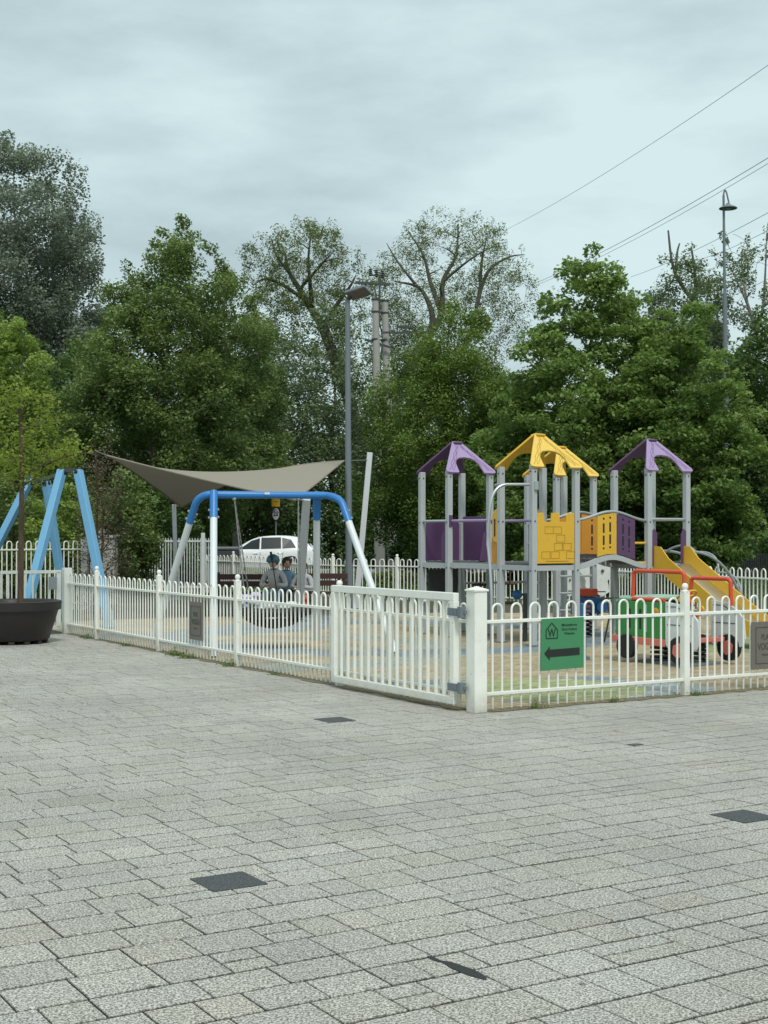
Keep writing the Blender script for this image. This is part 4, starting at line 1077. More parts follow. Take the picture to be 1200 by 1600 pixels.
# ---------------------------------------------------------------- spring jeep
def jeep():
    Yj = 16.9
    def w(px, py, dY=0): return at(px, py, Yj+dY)
    # local frame: ax along the body (left rear -> right front), depth axis
    o = Vector((3.70, 17.05, 0))
    ax = Vector((.58, -.81, 0)).normalized(); ay = Vector((.81, .58, 0)).normalized(); ZS = .725
    r = empty('spring_jeep', o, 'green and white spring riding jeep with red bars beside the slide', 'spring rider')
    def L(x, y, z): return o+ax*x+ay*y+Z*z*ZS
    def side(nm, poly, y, mat, par=None, th=.025): return MB(o).prism([(a, b*ZS) for a, b in poly], L(0, y, 0), ax, Z, th).build(nm, mat, par or r, bevel=.005)
    for y in (-.40, .40):
        xe = .10 if y < 0 else -.24
        g_ = side('side_panel', [(-.74, .44), (xe, .44), (xe, 1.06), (-.72, 1.06), (-.74, 1.03)], y, M['green'])
        sl = MB(o)
        for x in (-.50, -.32): sl.obox(L(x, y, .76), ax, ay, Z, .022, .015, .13)
        sl.build('slot', M['black'], g_, bevel=.01)
        MB(o).obox(L(-.22, y-.002, .78), ax, ay, Z, .012, .015, .17).build('stripe', M['pale_green'], g_)
        em = MB(o).tube([L(-.06, y-.016, .90), L(-.06, y+.016, .90)], .05, 16); em.build('round_badge', M['yellow'], g_, smooth=True)
        MB(o).tube([L(-.06, y-.019, .90), L(-.06, y+.019, .90)], .028, 12).build('round_badge', M['orange'], g_, smooth=True)
        # white front wing with wheel arch
        arch_ = [(.34+.17*math.cos(a), .28+.2*math.sin(a)) for a in [math.pi*i/8 for i in range(9)]]
        wg = side('front_wing', [(.105, .36), (.16, .28)]+[(.36-.19*math.cos(math.pi*i/8), .30+.22*math.sin(math.pi*i/8)) for i in range(9)]+[(.60, .32), (.64, .45), (.62, .78), (.52, .93), (.36, 1.04), (.105, 1.08)], y*1.03, M['panel_grey'])
        ln = MB(o)
        for yy in (-.016, .016):
            for a, b in (((.14, 1.0), (.3, 1.0)), ((.3, 1.0), (.5, .86)), ((.14, .7), (.52, .7)), ((.16, .58), (.18, .5))):
                A_, B_ = L(a[0], y*1.03+yy, a[1]), L(b[0], y*1.03+yy, b[1]); ln.bar(A_, B_, .003, .008, up=ay.cross(B_-A_))
        ln.build('engraved_line', M['ink'], wg)
        for xw, rw in ((.36, .165), (-.52, .15)):
            wh = MB(o).tube([L(xw, y*1.1-.035, .28), L(xw, y*1.1+.035, .28)], rw, 22).build('wheel', M['black'], r, smooth=True)
            if xw > 0: MB(o).tube([L(xw, y*1.1-.045, .28), L(xw, y*1.1+.045, .28)], rw*.58, 6).build('hub', M['pink'], wh, smooth=True)
        side('bumper_strip', [(-.80, .34), (.10, .32), (.10, .44), (-.80, .46)], y*1.06, M['pink'])
    # front plate seen face on with headlamp ring
    MB(o).obox(L(-.42, 0, .52), ax, ay, Z, .35, .40, .02).build('floor', M['pink'], r)
    MB(o).obox(L(-.74, 0, .75), ax, ay, Z, .012, .40, .23).build('tail_panel', M['pale_green'], r, bevel=.01)
    MB(o).obox(L(-.50, 0, 1.10), ax, ay, Z, .22, .40, .03).build('seat', M['pale_green'], r, bevel=.03)
    MB(o).obox(L(-.15, 0, .80), ax, ay, Z, .13, .38, .02).build('seat', M['red'], r, bevel=.02)
    MB(o).obox(L(.30, 0, .42), ax, ay, Z, .02, .41, .03).build('cross_bar', M['pink'], r, bevel=.01)
    def hoop(x0, x1, y, z0, z1, rr=.026):
        A_, B_ = L(x0, y, z0), L(x0+.02, y, z1-.06)
        MB(o).tube([A_, B_]+bez(B_, L(x0+.02, y, z1), L(x0+.08, y, z1), 4)[1:]+bez(L(x1-.08, y, z1), L(x1-.01, y, z1), L(x1-.01, y, z1-.06), 4)+[L(x1, y, z0)], rr, 10).build('roll_bar', M['red'], r, smooth=True)
    hoop(-.50, .36, -.36, 1.08, 1.58); hoop(-.20, .46, .36, 1.0, 1.45)
    MB(o).tube([L(-.48, -.38, 1.10), L(.05, -.38, 1.10)], .026, 8).build('roll_bar', M['red'], r, smooth=True)
    wc = L(.08, -.02, 1.16); n_ = (ax*-.5+Z*.8).normalized(); x_ = ay; y_ = n_.cross(x_).normalized()
    st_ = MB(o).tube([wc+(x_*math.cos(a)+y_*math.sin(a))*.13 for a in [2*math.pi*i/24 for i in range(25)]], .014, 8)
    for a in (0, 2.1, 4.2): st_.tube([wc, wc+(x_*math.cos(a)+y_*math.sin(a))*.13], .012, 6)
    st_.build('steering_wheel', M['yellow'], r, smooth=True)
    MB(o).tube([wc, L(.2, -.02, 1.0)], .02, 8).ball(wc, .03).build('steering_column', M['red'], r, smooth=True)
    for x, y_ in ((-.25, -.12), (.12, .12)):
        MB(o).tube([L(x+.115*math.cos(2*math.pi*5.5*i/110), y_+.115*math.sin(2*math.pi*5.5*i/110), .05+.44*i/110) for i in range(111)], .019, 7).build('spring', M['black'], r, smooth=True)
    MB(o).obox(L(-.07, 0, .015), ax, ay, Z, .42, .28, .015).build('base_plate', M['galv_dark'], r, bevel=.005)
jeep()

# second small riders and toys beyond the towers
def springer(px, Y, lab, kind):
    o = at(px, 900, Y); o.z = 0; r = empty('spring_rider', o, lab, 'spring rider')
    MB(o).tube([o+Vector((.09*math.cos(a*.9), .09*math.sin(a*.9), .03+.34*a/36)) for a in range(37)], .016, 6).build('spring', M['black'], r, smooth=True)
    X = Vector((1, 0, 0))
    if kind == 'train':
        MB(o).box(o+Vector((0, 0, .50)), (.46, .24, .26), .3).build('body', M['blue_toy'], r, bevel=.03)
        MB(o).box(o+Vector((.0, -.0, .70)), (.28, .22, .12), .3).build('cab', M['red'], r, bevel=.02)
        m = MB(o)
        for i in range(3): m.box(o+Vector((-.02, -.145, .42+.07*i)), (.10, .02, .035), .3)
        m.build('stripe', M['pink'], r)
        MB(o).tube([o+Vector((.22, -.16, .48)), o+Vector((.22, -.08, .48))], .085, 16).build('wheel', M['blue'], r, smooth=True)
    else:
        n = 26; poly = []
        for i in range(n): a = 2*math.pi*i/n; rr = .30+.05*math.sin(5*a)+.03*math.sin(9*a+1); poly.append((rr*math.cos(a)*.9, .78+rr*math.sin(a)*1.25))
        for y in (-.09, .09): MB(o).prism(poly, o+Vector((0, y, 0)), X, Z, .02).build('side_panel', M['white_weather'], r, bevel=.004)
        MB(o).box(o+Z*.5, (.34, .2, .04)).build('seat', M['white_weather'], r, bevel=.01)
        MB(o).ball(o+Vector((.1, -.12, .9)), .03).ball(o+Vector((-.12, -.12, .72)), .02).build('bolts', M['dark'], r)
springer(917, 21.4, 'small blue and red spring toy under the arched bridge', 'train')
springer(932, 26.5, 'white wavy edged spring rider seen under the bridge, right one', 'cloud')
springer(899, 26.8, 'white wavy edged spring rider between the tower posts, left one', 'cloud')
o = at(808, 1000, 20.6); o.z = 0; q = at(808, 929, 20.6)
r = empty('play_post', o, 'dark post with a blue ball knob between the tower legs', 'play post')
MB(o).tube([Vector((q.x+.12, q.y, 0)), Vector((q.x+.12, q.y, q.z+.02))], .035, 8).build('post', M['dark'], r, smooth=True)
MB(o).tube([q, q+Vector((.14, 0, 0))], .018, 6).build('arm', M['dark'], r); MB(o).ball(q, .075).build('knob', M['blue_toy'], r, smooth=True)
o = at(911, 1000, 17.6); o.z = 0
r = empty('play_board', o, 'narrow blue board standing just behind the green sign', 'board')
MB(o).box(o+Z*.36, (.07, .1, .72)).build('board', M['blue_toy'], r, bevel=.01); MB(o).box(o+Z*.02, (.16, .16, .04)).build('foot', M['galv_dark'], r)
o = at(948, 1000, 20.0); o.z = 0
m = MB(o).tube([at(944, 1000, 20.0)-Z*.03, at(953, 960, 20.0), at(948, 935, 20.0)], .014, 6)
for a in range(7): m.tube([at(948, 936, 20), at(948, 936, 20)+Vector((.19*math.cos(a*.9), .19*math.sin(a*.9), .03))], [.010, .004], 5)
tag(m.build('dead_sapling', M['bark'], smooth=True), 'thin bare dark sapling standing under the bridge', 'plant')

# ---------------------------------------------------------------- trees
def leaves_mesh(name, pts, shade, size, mat, parent, o, aspect=.62, up=.55, rng=RNG):
    n = len(pts)
    nrm = rng.normal(size=(n, 3)); nrm[:, 2] = np.abs(nrm[:, 2])*1.0+up; nrm /= np.linalg.norm(nrm, axis=1)[:, None]
    a = rng.normal(size=(n, 3)); a -= nrm*(a*nrm).sum(1)[:, None]; a /= np.linalg.norm(a, axis=1)[:, None]
    b = np.cross(nrm, a); s = size*rng.uniform(.65, 1.25, n)[:, None]
    P = pts-np.array(o)
    v = np.empty((n, 4, 3)); v[:, 0] = P-a*s*.5; v[:, 1] = P+b*s*aspect*.5+nrm*s*.10; v[:, 2] = P+a*s*.5; v[:, 3] = P-b*s*aspect*.5+nrm*s*.10
    me = bpy.data.meshes.new(name); me.vertices.add(n*4); me.vertices.foreach_set('co', v.ravel())
    me.loops.add(n*4); me.loops.foreach_set('vertex_index', np.arange(n*4, dtype=np.int32))
    me.polygons.add(n); me.polygons.foreach_set('loop_start', np.arange(0, n*4, 4, dtype=np.int32)); me.polygons.foreach_set('loop_total', np.full(n, 4, dtype=np.int32))
    me.update(calc_edges=True)
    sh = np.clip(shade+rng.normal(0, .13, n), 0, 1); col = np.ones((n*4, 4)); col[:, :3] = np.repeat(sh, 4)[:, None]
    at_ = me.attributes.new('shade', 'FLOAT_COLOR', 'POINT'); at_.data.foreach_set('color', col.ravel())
    me.materials.append(mat); ob = bpy.data.objects.new(name, me); COL.objects.link(ob)
    if parent: ob.parent = parent
    else: ob.location = o
    return ob
def tree(name, label, X, Y, env, leafmat_, bark, nleaf, lsize, ntip=140, tr=.16, lean=(0, 0), base_off=(0, 0), spray=.42, flat=.5, seed=0, along=.35, fork=.3, group=None, cat='tree', inner=.35, aspect=.62, droop=0.0, z0=0.0, nbare=0, twig=.012, limbs=(), bushy=1.0, shoots=24):
    rng = np.random.default_rng(seed+11); rd = random.Random(seed)
    o = Vector((X+base_off[0], Y+base_off[1], z0)); r = empty(name, o, label, cat, group)
    zs = [e[0] for e in env]; rs_ = [e[1] for e in env]; H = zs[-1]; zl = zs[0]
    def ctr(z): f = (z/H)**1.4; return Vector((X+lean[0]*f+base_off[0]*(1-min(1, z/max(zl+1, H*.45))), Y+lean[1]*f+base_off[1]*(1-min(1, z/max(zl+1, H*.45))), z+z0))
    # trunk as a wandering line
    nodes = []; m = MB(o); tp = []
    nt_ = 12; ztop = H*.86
    for i in range(nt_+1):
        z = ztop*i/nt_; c = ctr(z); c.x += rd.uniform(-.02, .02)*H*(i > 0)*.5; c.y += rd.uniform(-.02, .02)*H*(i > 0)*.5; tp.append(c)
    trad = [tr*(1-.86*(i/nt_)**.8)*(1.25 if i == 0 else 1) for i in range(nt_+1)]
    if not limbs: m.tube(tp, trad, 9)
    for i, p in enumerate(tp if not limbs else []):
        if p.z-z0 > zl*.8+.05*H*0: nodes.append((p, trad[i]))
    for lw0, lw1, lp in limbs:
        P = [at(q[0], q[1], Y+(q[2] if len(q) > 2 else 0)) for q in lp]
        sm_ = []
        for i in range(len(P)-1):
            p0, p1, p2, p3 = P[max(i-1, 0)], P[i], P[i+1], P[min(i+2, len(P)-1)]
            for u_ in range(4):
                t = u_/4; sm_.append(.5*((2*p1)+(p2-p0)*t+(2*p0-5*p1+4*p2-p3)*t*t+(3*p1-p0-3*p2+p3)*t**3))
        sm_.append(P[-1]); n = len(sm_); rr = [lw0+(lw1-lw0)*i/(n-1) for i in range(n)]
        m.tube(sm_, rr, 7); nodes += [(p, w_) for p, w_ in zip(sm_, rr) if p.z > zl-1]
    zc = np.linspace(zl, H, 60); wt = np.interp(zc, zs, rs_)**1.6+1e-4; wt /= wt.sum()
    tips = []
    for k in range(ntip):
        z = rng.choice(zc, p=wt)+rng.uniform(-.1, .1); a = rng.uniform(0, 2*math.pi); Rr = np.interp(z, zs, rs_)
        q = inner+(1-inner)*math.sqrt(rng.uniform(0, 1)); bumpy = 1+.16*math.sin(3*a+z*1.3+seed)+.08*math.sin(7*a-z*2.1)
        c = ctr(z); tips.append(Vector((c.x+math.cos(a)*Rr*q*bumpy, c.y+math.sin(a)*Rr*q*bumpy, c.z)))
    ns0 = len(tips)
    for k in range(shoots):
        z = zl+(H-zl)*rng.uniform(.45, 1.0)**.8; a = rng.uniform(0, 2*math.pi); Rr = np.interp(z, zs, rs_); c = ctr(z); ex = rng.uniform(.02, .08)*min(H, 12)*.55
        tips.append(Vector((c.x+math.cos(a)*(Rr*.95+ex*.35), c.y+math.sin(a)*(Rr*.95+ex*.35), c.z+ex*.8)))
    shoot_set = {tuple(t) for t in tips[ns0:]}
    tips.sort(key=lambda t: (t-ctr(t.z-z0)).length+.15*abs(t.z-H*.5))
    NP = np.array([n[0] for n in nodes]); NR = [n[1] for n in nodes]
    clump_c = []; clump_s = []
    for k, t_ in enumerate(tips):
        d = NP-np.array(t_); dist = np.sqrt((d**2).sum(1)); pen = np.maximum(0, NP[:, 2]-t_.z+dist*fork)*1.6
        j = int(np.argmin(dist+pen)); s_ = Vector(NP[j]); r0 = min(NR[j]*.72, .012+.028*dist[j]*1.2+twig); L = dist[j]
        mid = s_.lerp(t_, .5)+Vector((rd.uniform(-.12, .12)*L, rd.uniform(-.12, .12)*L, (.12-droop)*L))
        n = max(3, min(8, int(L/.35)+2)); pts = bez(s_, mid, t_, n); rr = [max(twig*.5, r0*(1-.8*i/n)) for i in range(n+1)]
        m.tube(pts, rr, 5 if r0 > .03 else 4, False)
        NP = np.vstack([NP, np.array(pts[1:])]); NR += rr[1:]
        sh = rng.uniform(.15, .85)
        nb = 3 if L > .8 else 2
        if k >= nbare:
            for i in range(nb):
                q = pts[-1-i] if i < len(pts) else pts[-1]
                sht = tuple(t_) in shoot_set; clump_c.append(np.array(q)+rng.normal(0, spray*(.08 if sht else .25), 3)); clump_s.append((sh, (1.0 if i == 0 else along*1.6)*(.35 if sht else 1), .5 if sht else 1.0))
    m.build('trunk', bark, r, smooth=True)
    wts = np.array([c[1] for c in clump_s]); wts /= wts.sum(); idx = rng.choice(len(clump_c), nleaf, p=wts)
    cc = np.array(clump_c)[idx]; ss = np.array([c[0] for c in clump_s])[idx]
    off = rng.normal(size=(nleaf, 3)); off[:, 2] *= flat; rad = spray*rng.uniform(.3, 1.0, nleaf)**.6
    off /= (np.linalg.norm(off, axis=1)[:, None]+1e-6); off *= rad[:, None]; off[:, 2] *= flat*1.5
    off *= np.array([c[2] for c in clump_s])[idx][:, None]
    off[:, 2] -= droop*.8*np.hypot(off[:, 0], off[:, 1])
    pts = cc+off
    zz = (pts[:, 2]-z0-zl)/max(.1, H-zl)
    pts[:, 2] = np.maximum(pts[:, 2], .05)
    sh = ss*.65+.28*np.clip(off[:, 2]/(spray*flat+1e-6), -1, 1)*.6+.25*zz  # random clump tone, plus painted shading: leaves darker low in crown and clump
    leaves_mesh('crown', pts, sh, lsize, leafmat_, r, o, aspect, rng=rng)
    return r
k = lambda px, Y: (px-600)/F*Y
M_ = M
BG = 'trees standing behind the playground'
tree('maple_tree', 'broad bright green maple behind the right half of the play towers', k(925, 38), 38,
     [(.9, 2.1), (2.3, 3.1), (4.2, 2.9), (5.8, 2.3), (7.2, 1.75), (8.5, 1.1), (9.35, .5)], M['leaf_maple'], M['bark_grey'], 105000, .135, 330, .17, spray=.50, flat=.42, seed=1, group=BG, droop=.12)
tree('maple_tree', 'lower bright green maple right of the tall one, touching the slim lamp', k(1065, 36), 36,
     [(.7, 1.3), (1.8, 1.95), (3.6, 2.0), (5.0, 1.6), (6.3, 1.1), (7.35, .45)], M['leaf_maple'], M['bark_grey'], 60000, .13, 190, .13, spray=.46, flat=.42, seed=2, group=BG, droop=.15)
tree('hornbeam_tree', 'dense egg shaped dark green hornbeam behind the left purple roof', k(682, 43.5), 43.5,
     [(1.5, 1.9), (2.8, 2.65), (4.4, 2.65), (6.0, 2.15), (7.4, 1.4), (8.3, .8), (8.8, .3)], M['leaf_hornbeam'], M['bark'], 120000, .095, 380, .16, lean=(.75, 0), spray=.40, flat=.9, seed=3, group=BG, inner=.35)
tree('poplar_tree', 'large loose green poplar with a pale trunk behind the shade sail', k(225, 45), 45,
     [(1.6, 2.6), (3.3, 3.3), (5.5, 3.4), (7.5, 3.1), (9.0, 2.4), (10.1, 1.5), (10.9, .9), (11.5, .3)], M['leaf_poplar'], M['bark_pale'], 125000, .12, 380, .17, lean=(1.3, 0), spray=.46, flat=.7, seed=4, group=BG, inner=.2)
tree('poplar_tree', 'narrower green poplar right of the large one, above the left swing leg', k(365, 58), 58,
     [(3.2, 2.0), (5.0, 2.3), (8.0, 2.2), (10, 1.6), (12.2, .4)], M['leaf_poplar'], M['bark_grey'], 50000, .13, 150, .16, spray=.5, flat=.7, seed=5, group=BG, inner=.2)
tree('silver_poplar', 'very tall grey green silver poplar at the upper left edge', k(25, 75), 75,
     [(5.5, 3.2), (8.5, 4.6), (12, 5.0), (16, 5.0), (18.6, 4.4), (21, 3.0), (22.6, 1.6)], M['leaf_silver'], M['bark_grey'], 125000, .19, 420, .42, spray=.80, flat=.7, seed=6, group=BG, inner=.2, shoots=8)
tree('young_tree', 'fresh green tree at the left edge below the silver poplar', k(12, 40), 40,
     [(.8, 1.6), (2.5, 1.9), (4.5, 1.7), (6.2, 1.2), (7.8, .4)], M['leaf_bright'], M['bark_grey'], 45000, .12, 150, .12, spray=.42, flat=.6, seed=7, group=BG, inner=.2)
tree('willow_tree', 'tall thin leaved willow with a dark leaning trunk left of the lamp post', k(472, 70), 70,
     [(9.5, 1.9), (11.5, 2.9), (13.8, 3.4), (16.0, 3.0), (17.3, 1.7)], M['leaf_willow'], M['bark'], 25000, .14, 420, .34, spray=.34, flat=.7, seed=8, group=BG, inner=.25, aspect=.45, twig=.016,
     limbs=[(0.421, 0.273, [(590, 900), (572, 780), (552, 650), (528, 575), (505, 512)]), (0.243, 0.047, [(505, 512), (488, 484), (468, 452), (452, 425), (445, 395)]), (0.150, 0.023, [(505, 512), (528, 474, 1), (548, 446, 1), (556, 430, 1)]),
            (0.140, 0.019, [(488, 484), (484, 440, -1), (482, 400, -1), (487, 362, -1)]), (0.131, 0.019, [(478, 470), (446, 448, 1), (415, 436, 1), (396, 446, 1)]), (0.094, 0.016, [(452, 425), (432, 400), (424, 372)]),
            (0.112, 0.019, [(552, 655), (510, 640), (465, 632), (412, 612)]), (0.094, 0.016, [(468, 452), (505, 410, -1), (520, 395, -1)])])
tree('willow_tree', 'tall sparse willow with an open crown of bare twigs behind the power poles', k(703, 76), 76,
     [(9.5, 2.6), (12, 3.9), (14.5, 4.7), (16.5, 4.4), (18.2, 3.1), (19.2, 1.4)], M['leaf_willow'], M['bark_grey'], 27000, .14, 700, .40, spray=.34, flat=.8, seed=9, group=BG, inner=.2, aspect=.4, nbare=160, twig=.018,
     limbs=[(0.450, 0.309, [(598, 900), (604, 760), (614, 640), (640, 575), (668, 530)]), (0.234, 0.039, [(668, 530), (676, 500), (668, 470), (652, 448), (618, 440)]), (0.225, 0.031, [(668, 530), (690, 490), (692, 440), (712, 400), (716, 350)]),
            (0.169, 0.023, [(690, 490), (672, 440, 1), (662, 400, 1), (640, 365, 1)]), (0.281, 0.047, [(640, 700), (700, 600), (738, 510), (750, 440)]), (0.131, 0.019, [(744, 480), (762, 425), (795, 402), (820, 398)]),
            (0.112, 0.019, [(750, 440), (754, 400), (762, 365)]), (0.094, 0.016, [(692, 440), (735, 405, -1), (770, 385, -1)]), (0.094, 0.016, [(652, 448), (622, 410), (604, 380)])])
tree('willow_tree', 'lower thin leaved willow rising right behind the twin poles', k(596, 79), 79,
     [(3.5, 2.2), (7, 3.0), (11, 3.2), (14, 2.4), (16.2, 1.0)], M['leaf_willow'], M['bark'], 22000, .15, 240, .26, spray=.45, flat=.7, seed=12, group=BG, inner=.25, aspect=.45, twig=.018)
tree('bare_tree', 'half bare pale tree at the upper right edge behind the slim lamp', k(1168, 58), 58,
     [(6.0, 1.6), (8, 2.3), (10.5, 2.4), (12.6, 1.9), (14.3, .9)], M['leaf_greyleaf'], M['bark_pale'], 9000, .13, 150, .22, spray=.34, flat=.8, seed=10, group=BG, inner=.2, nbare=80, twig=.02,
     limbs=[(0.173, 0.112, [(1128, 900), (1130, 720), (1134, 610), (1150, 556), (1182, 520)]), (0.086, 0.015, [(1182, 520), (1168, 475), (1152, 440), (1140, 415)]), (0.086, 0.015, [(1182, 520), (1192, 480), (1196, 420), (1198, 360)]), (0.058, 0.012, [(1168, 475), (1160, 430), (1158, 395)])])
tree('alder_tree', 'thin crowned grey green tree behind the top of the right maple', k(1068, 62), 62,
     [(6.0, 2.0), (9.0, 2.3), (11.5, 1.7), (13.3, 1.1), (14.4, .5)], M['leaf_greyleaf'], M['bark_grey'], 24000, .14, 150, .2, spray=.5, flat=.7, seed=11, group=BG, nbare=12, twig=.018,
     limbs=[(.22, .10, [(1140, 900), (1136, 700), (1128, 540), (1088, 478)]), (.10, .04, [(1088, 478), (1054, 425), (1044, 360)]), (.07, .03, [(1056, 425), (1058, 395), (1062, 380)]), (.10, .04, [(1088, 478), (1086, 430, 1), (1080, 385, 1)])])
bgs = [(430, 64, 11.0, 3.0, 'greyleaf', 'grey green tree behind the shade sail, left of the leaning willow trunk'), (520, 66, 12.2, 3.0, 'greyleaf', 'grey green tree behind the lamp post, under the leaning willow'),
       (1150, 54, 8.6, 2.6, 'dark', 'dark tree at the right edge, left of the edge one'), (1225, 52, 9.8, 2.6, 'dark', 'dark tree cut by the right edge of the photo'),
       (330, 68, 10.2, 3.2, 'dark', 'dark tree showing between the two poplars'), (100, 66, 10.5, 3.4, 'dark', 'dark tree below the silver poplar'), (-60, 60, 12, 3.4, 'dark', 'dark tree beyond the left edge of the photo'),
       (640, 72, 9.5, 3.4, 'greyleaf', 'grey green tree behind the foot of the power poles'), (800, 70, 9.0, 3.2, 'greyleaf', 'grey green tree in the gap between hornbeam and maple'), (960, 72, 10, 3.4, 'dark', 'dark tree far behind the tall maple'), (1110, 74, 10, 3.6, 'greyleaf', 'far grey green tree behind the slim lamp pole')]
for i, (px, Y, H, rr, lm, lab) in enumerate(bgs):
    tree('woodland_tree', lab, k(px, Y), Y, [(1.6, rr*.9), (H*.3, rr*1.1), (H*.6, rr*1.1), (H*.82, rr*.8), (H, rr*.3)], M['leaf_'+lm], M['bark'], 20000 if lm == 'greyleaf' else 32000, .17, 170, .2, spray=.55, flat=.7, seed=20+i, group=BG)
# shrubs
def shrub(name, lab, px, Y, H, rr, lm, n, ls=.09, seed=0, spray=.28, bark='bark', ntip=60):
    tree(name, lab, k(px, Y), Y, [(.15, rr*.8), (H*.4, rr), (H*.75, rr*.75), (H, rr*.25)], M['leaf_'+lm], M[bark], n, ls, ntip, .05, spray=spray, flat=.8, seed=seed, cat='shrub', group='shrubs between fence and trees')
shrub('shrub', 'dark glossy shrub behind the picket fence under the sail', 255, 38.5, 2.9, 1.15, 'dark', 20000, .10, 41)
shrub('shrub', 'mid green shrub growing over the masonry wall end', 200, 33, 2.9, .75, 'poplar', 12000, .10, 42)
shrub('shrub', 'brown twiggy shrub at the left tip of the shade sail', 160, 28.3, 3.5, .62, 'twig', 5000, .05, 43, bark='bark_red', ntip=260, spray=.2)
shrub('shrub', 'light green shrub between the blue beams', 105, 34, 2.7, 1.2, 'bright', 14000, .10, 44)
shrub('shrub', 'green shrub behind the far left fence', 20, 35, 3.0, 1.4, 'poplar', 14000, .10, 45)
shrub('shrub', 'dark shrub beyond the road left of the white car', 335, 60.0, 3.4, 1.4, 'poplar', 14000, .11, 46)
shrub('shrub', 'dark shrub right of the power poles', 690, 46.5, 2.6, 1.5, 'dark', 14000, .11, 47)
shrub('shrub', 'dark shrub beneath the tall maple', 880, 43, 2.4, 1.8, 'dark', 14000, .11, 48)
shrub('shrub', 'dark shrub beneath the lower maple', 1040, 43, 2.4, 1.8, 'dark', 14000, .11, 49)
shrub('shrub', 'dark shrub before the dark slat fence', 1190, 50, 3.6, 2.0, 'dark', 16000, .12, 50)
# far wood and undergrowth: uncountable
def mass(name, lab, x0, x1, y0, y1, h0, h1, n, ls, lm, seed):
    rng = np.random.default_rng(seed); o = Vector(((x0+x1)/2, (y0+y1)/2, 0))
    nc = 420; cx = rng.uniform(x0, x1, nc); cy = rng.uniform(y0, y1, nc); top = h0+(h1-h0)*(.5+.5*np.sin(cx*.37+seed)*np.cos(cx*.13)); cz = rng.uniform(0, 1, nc)**.8*top
    i = rng.integers(0, nc, n); off = rng.normal(size=(n, 3))*np.array([.9, .9, .6])
    p = np.stack([cx[i], cy[i], cz[i]], 1)+off; p[:, 2] = np.abs(p[:, 2])
    sh = rng.uniform(.1, .8, nc)[i]
    ob = leaves_mesh(name, p, sh, ls, M['leaf_'+lm], None, o, rng=rng); tag(ob, lab, 'undergrowth'); ob['kind'] = 'stuff'
mass('undergrowth', 'dark undergrowth filling the space beneath the trees beyond the road', -34, 34, 61, 66, 2.2, 4.2, 70000, .24, 'dark', 3)
mass('far_wood', 'far wood closing the view behind all the trees', -60, 60, 88, 98, 7, 11, 90000, .42, 'dark', 5)
# hedge strip and grass beyond the back fence
rng = np.random.default_rng(9); n = 45000
gx = rng.uniform(-18, 16, n); gy = rng.uniform(36, 48.5, n); ok = gy > 34.5-(gx)*.75
gx, gy = gx[ok], gy[ok]; p = np.stack([gx, gy, np.abs(rng.normal(.07, .07, len(gx)))], 1)
ob = leaves_mesh('grass', p, rng.uniform(.2, .9, len(gx)), .13, M['leaf_blade'], None, Vector((0, 42, 0)), .2, 0.0, rng=rng); tag(ob, 'rough green grass beyond the back fence', 'grass'); ob['kind'] = 'stuff'
def hedge(lab, px0, px1, Y, h, seed):
    rng = np.random.default_rng(seed); n = 9000; x = rng.uniform(k(px0, Y), k(px1, Y), n); o = Vector((k((px0+px1)/2, Y), Y, 0))
    p = np.stack([x, Y+rng.normal(0, .18, n), rng.uniform(.02, 1, n)*h*(1+.12*np.sin(x*4))], 1)
    ob = leaves_mesh('low_hedge', p, rng.uniform(.3, 1, n), .08, M['leaf_poplar'], None, o, rng=rng); tag(ob, lab, 'hedge')
hedge('low green hedge in front of the white car', 375, 560, 43, .5, 1); hedge('low green hedge behind the left purple tower', 575, 760, 42, .45, 2)
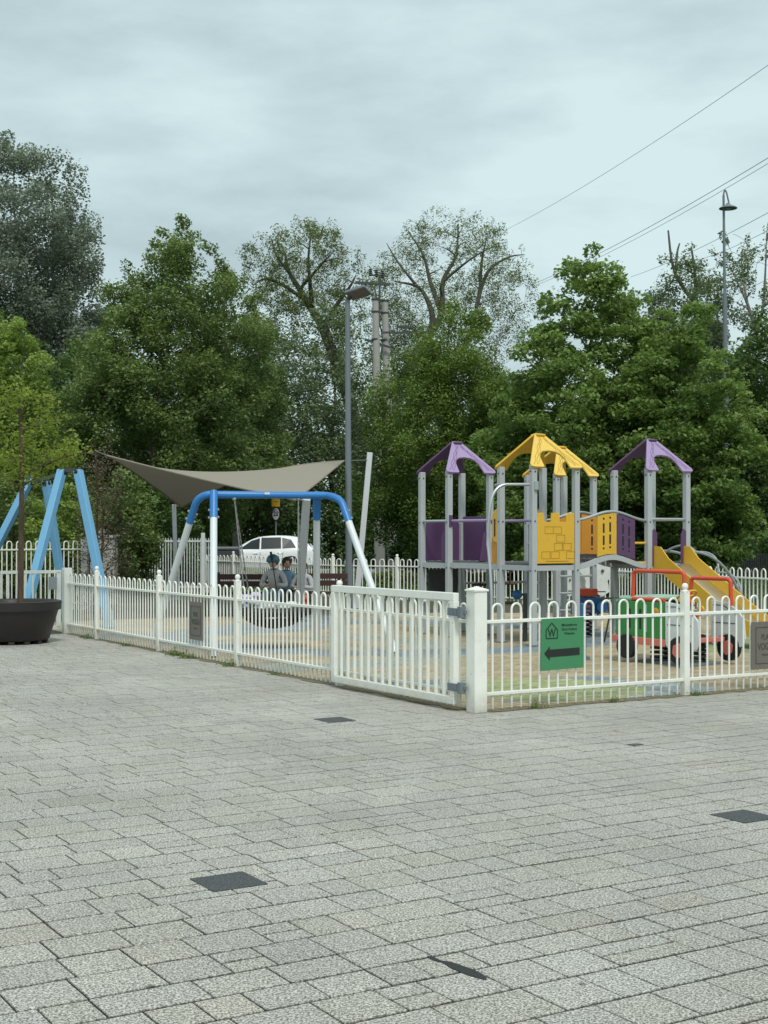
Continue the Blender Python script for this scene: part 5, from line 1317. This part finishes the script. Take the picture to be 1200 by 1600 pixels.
# potted tree
pc = at(20, 1005, 20.3); pc.z = 0
r = empty('planter', pc, 'large round dark brown planter at the left edge', 'planter')
MB(pc).lathe(pc+Z*.05, [(.50, 0), (.53, .02), (.66, .44), (.695, .445), (.705, .57), (.68, .575), (.655, .55), (.64, .48)], 40).build('tub', M['planter'], r, smooth=True)
m = MB(pc)
for i in range(14): a = 2*math.pi*i/14; m.box(pc+Vector((.45*math.cos(a), .45*math.sin(a), .026)), (.12, .08, .05), a)
m.build('foot', M['planter'], r)
MB(pc).lathe(pc+Z*.55, [(.01, .03), (.3, .025), (.655, .0)][::-1], 24).build('soil', M['soil'], r)
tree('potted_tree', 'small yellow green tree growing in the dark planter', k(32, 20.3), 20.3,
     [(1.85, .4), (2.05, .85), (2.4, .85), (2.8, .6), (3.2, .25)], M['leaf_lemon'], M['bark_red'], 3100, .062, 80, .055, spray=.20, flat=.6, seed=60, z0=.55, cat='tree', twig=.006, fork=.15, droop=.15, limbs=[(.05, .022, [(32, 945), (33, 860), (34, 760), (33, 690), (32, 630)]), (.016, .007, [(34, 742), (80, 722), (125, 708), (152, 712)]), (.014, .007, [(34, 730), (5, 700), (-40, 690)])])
# weeds at the foot of the fences
def weed(p, sc, seed, lab):
    rng = np.random.default_rng(seed); n = 90; q = rng.normal(size=(n, 3))*np.array([.06, .05, .03])*sc; q[:, 2] = np.abs(q[:, 2])+.005
    ob = leaves_mesh('weed', q+np.array(p), rng.uniform(0, 1, n), .045*sc, M['leaf_poplar'], None, Vector(p), .3, 0, rng=rng); tag(ob, lab, 'weed', 'weeds at the foot of the fence')
for i, (t_, sc, lab) in enumerate(((6.75, 1.3, 'weed tuft beneath the left fence near the bronze plaque'), (6.35, 1.1, 'small weed tuft just right of the plaque foot'), (5.1, 1.0, 'weed at the foot of the fence post left of the gate'),
                               (8.6, .8, 'tiny weed further along the left fence'), (3.9, .6, 'tiny weed in the paving edge near the gate'), (10.3, .9, 'weed near the planter end of the left fence'))):
    weed(st(-.09, t_), sc, i+70, lab)
for i, (s_, sc, lab) in enumerate(((.62, .8, 'small weed below the green arrow sign'), (1.55, .6, 'tiny weed right of the green sign'), (2.62, .7, 'weed at the foot of the right fence post'))):
    weed(st(s_, -.06), sc, i+90, lab)
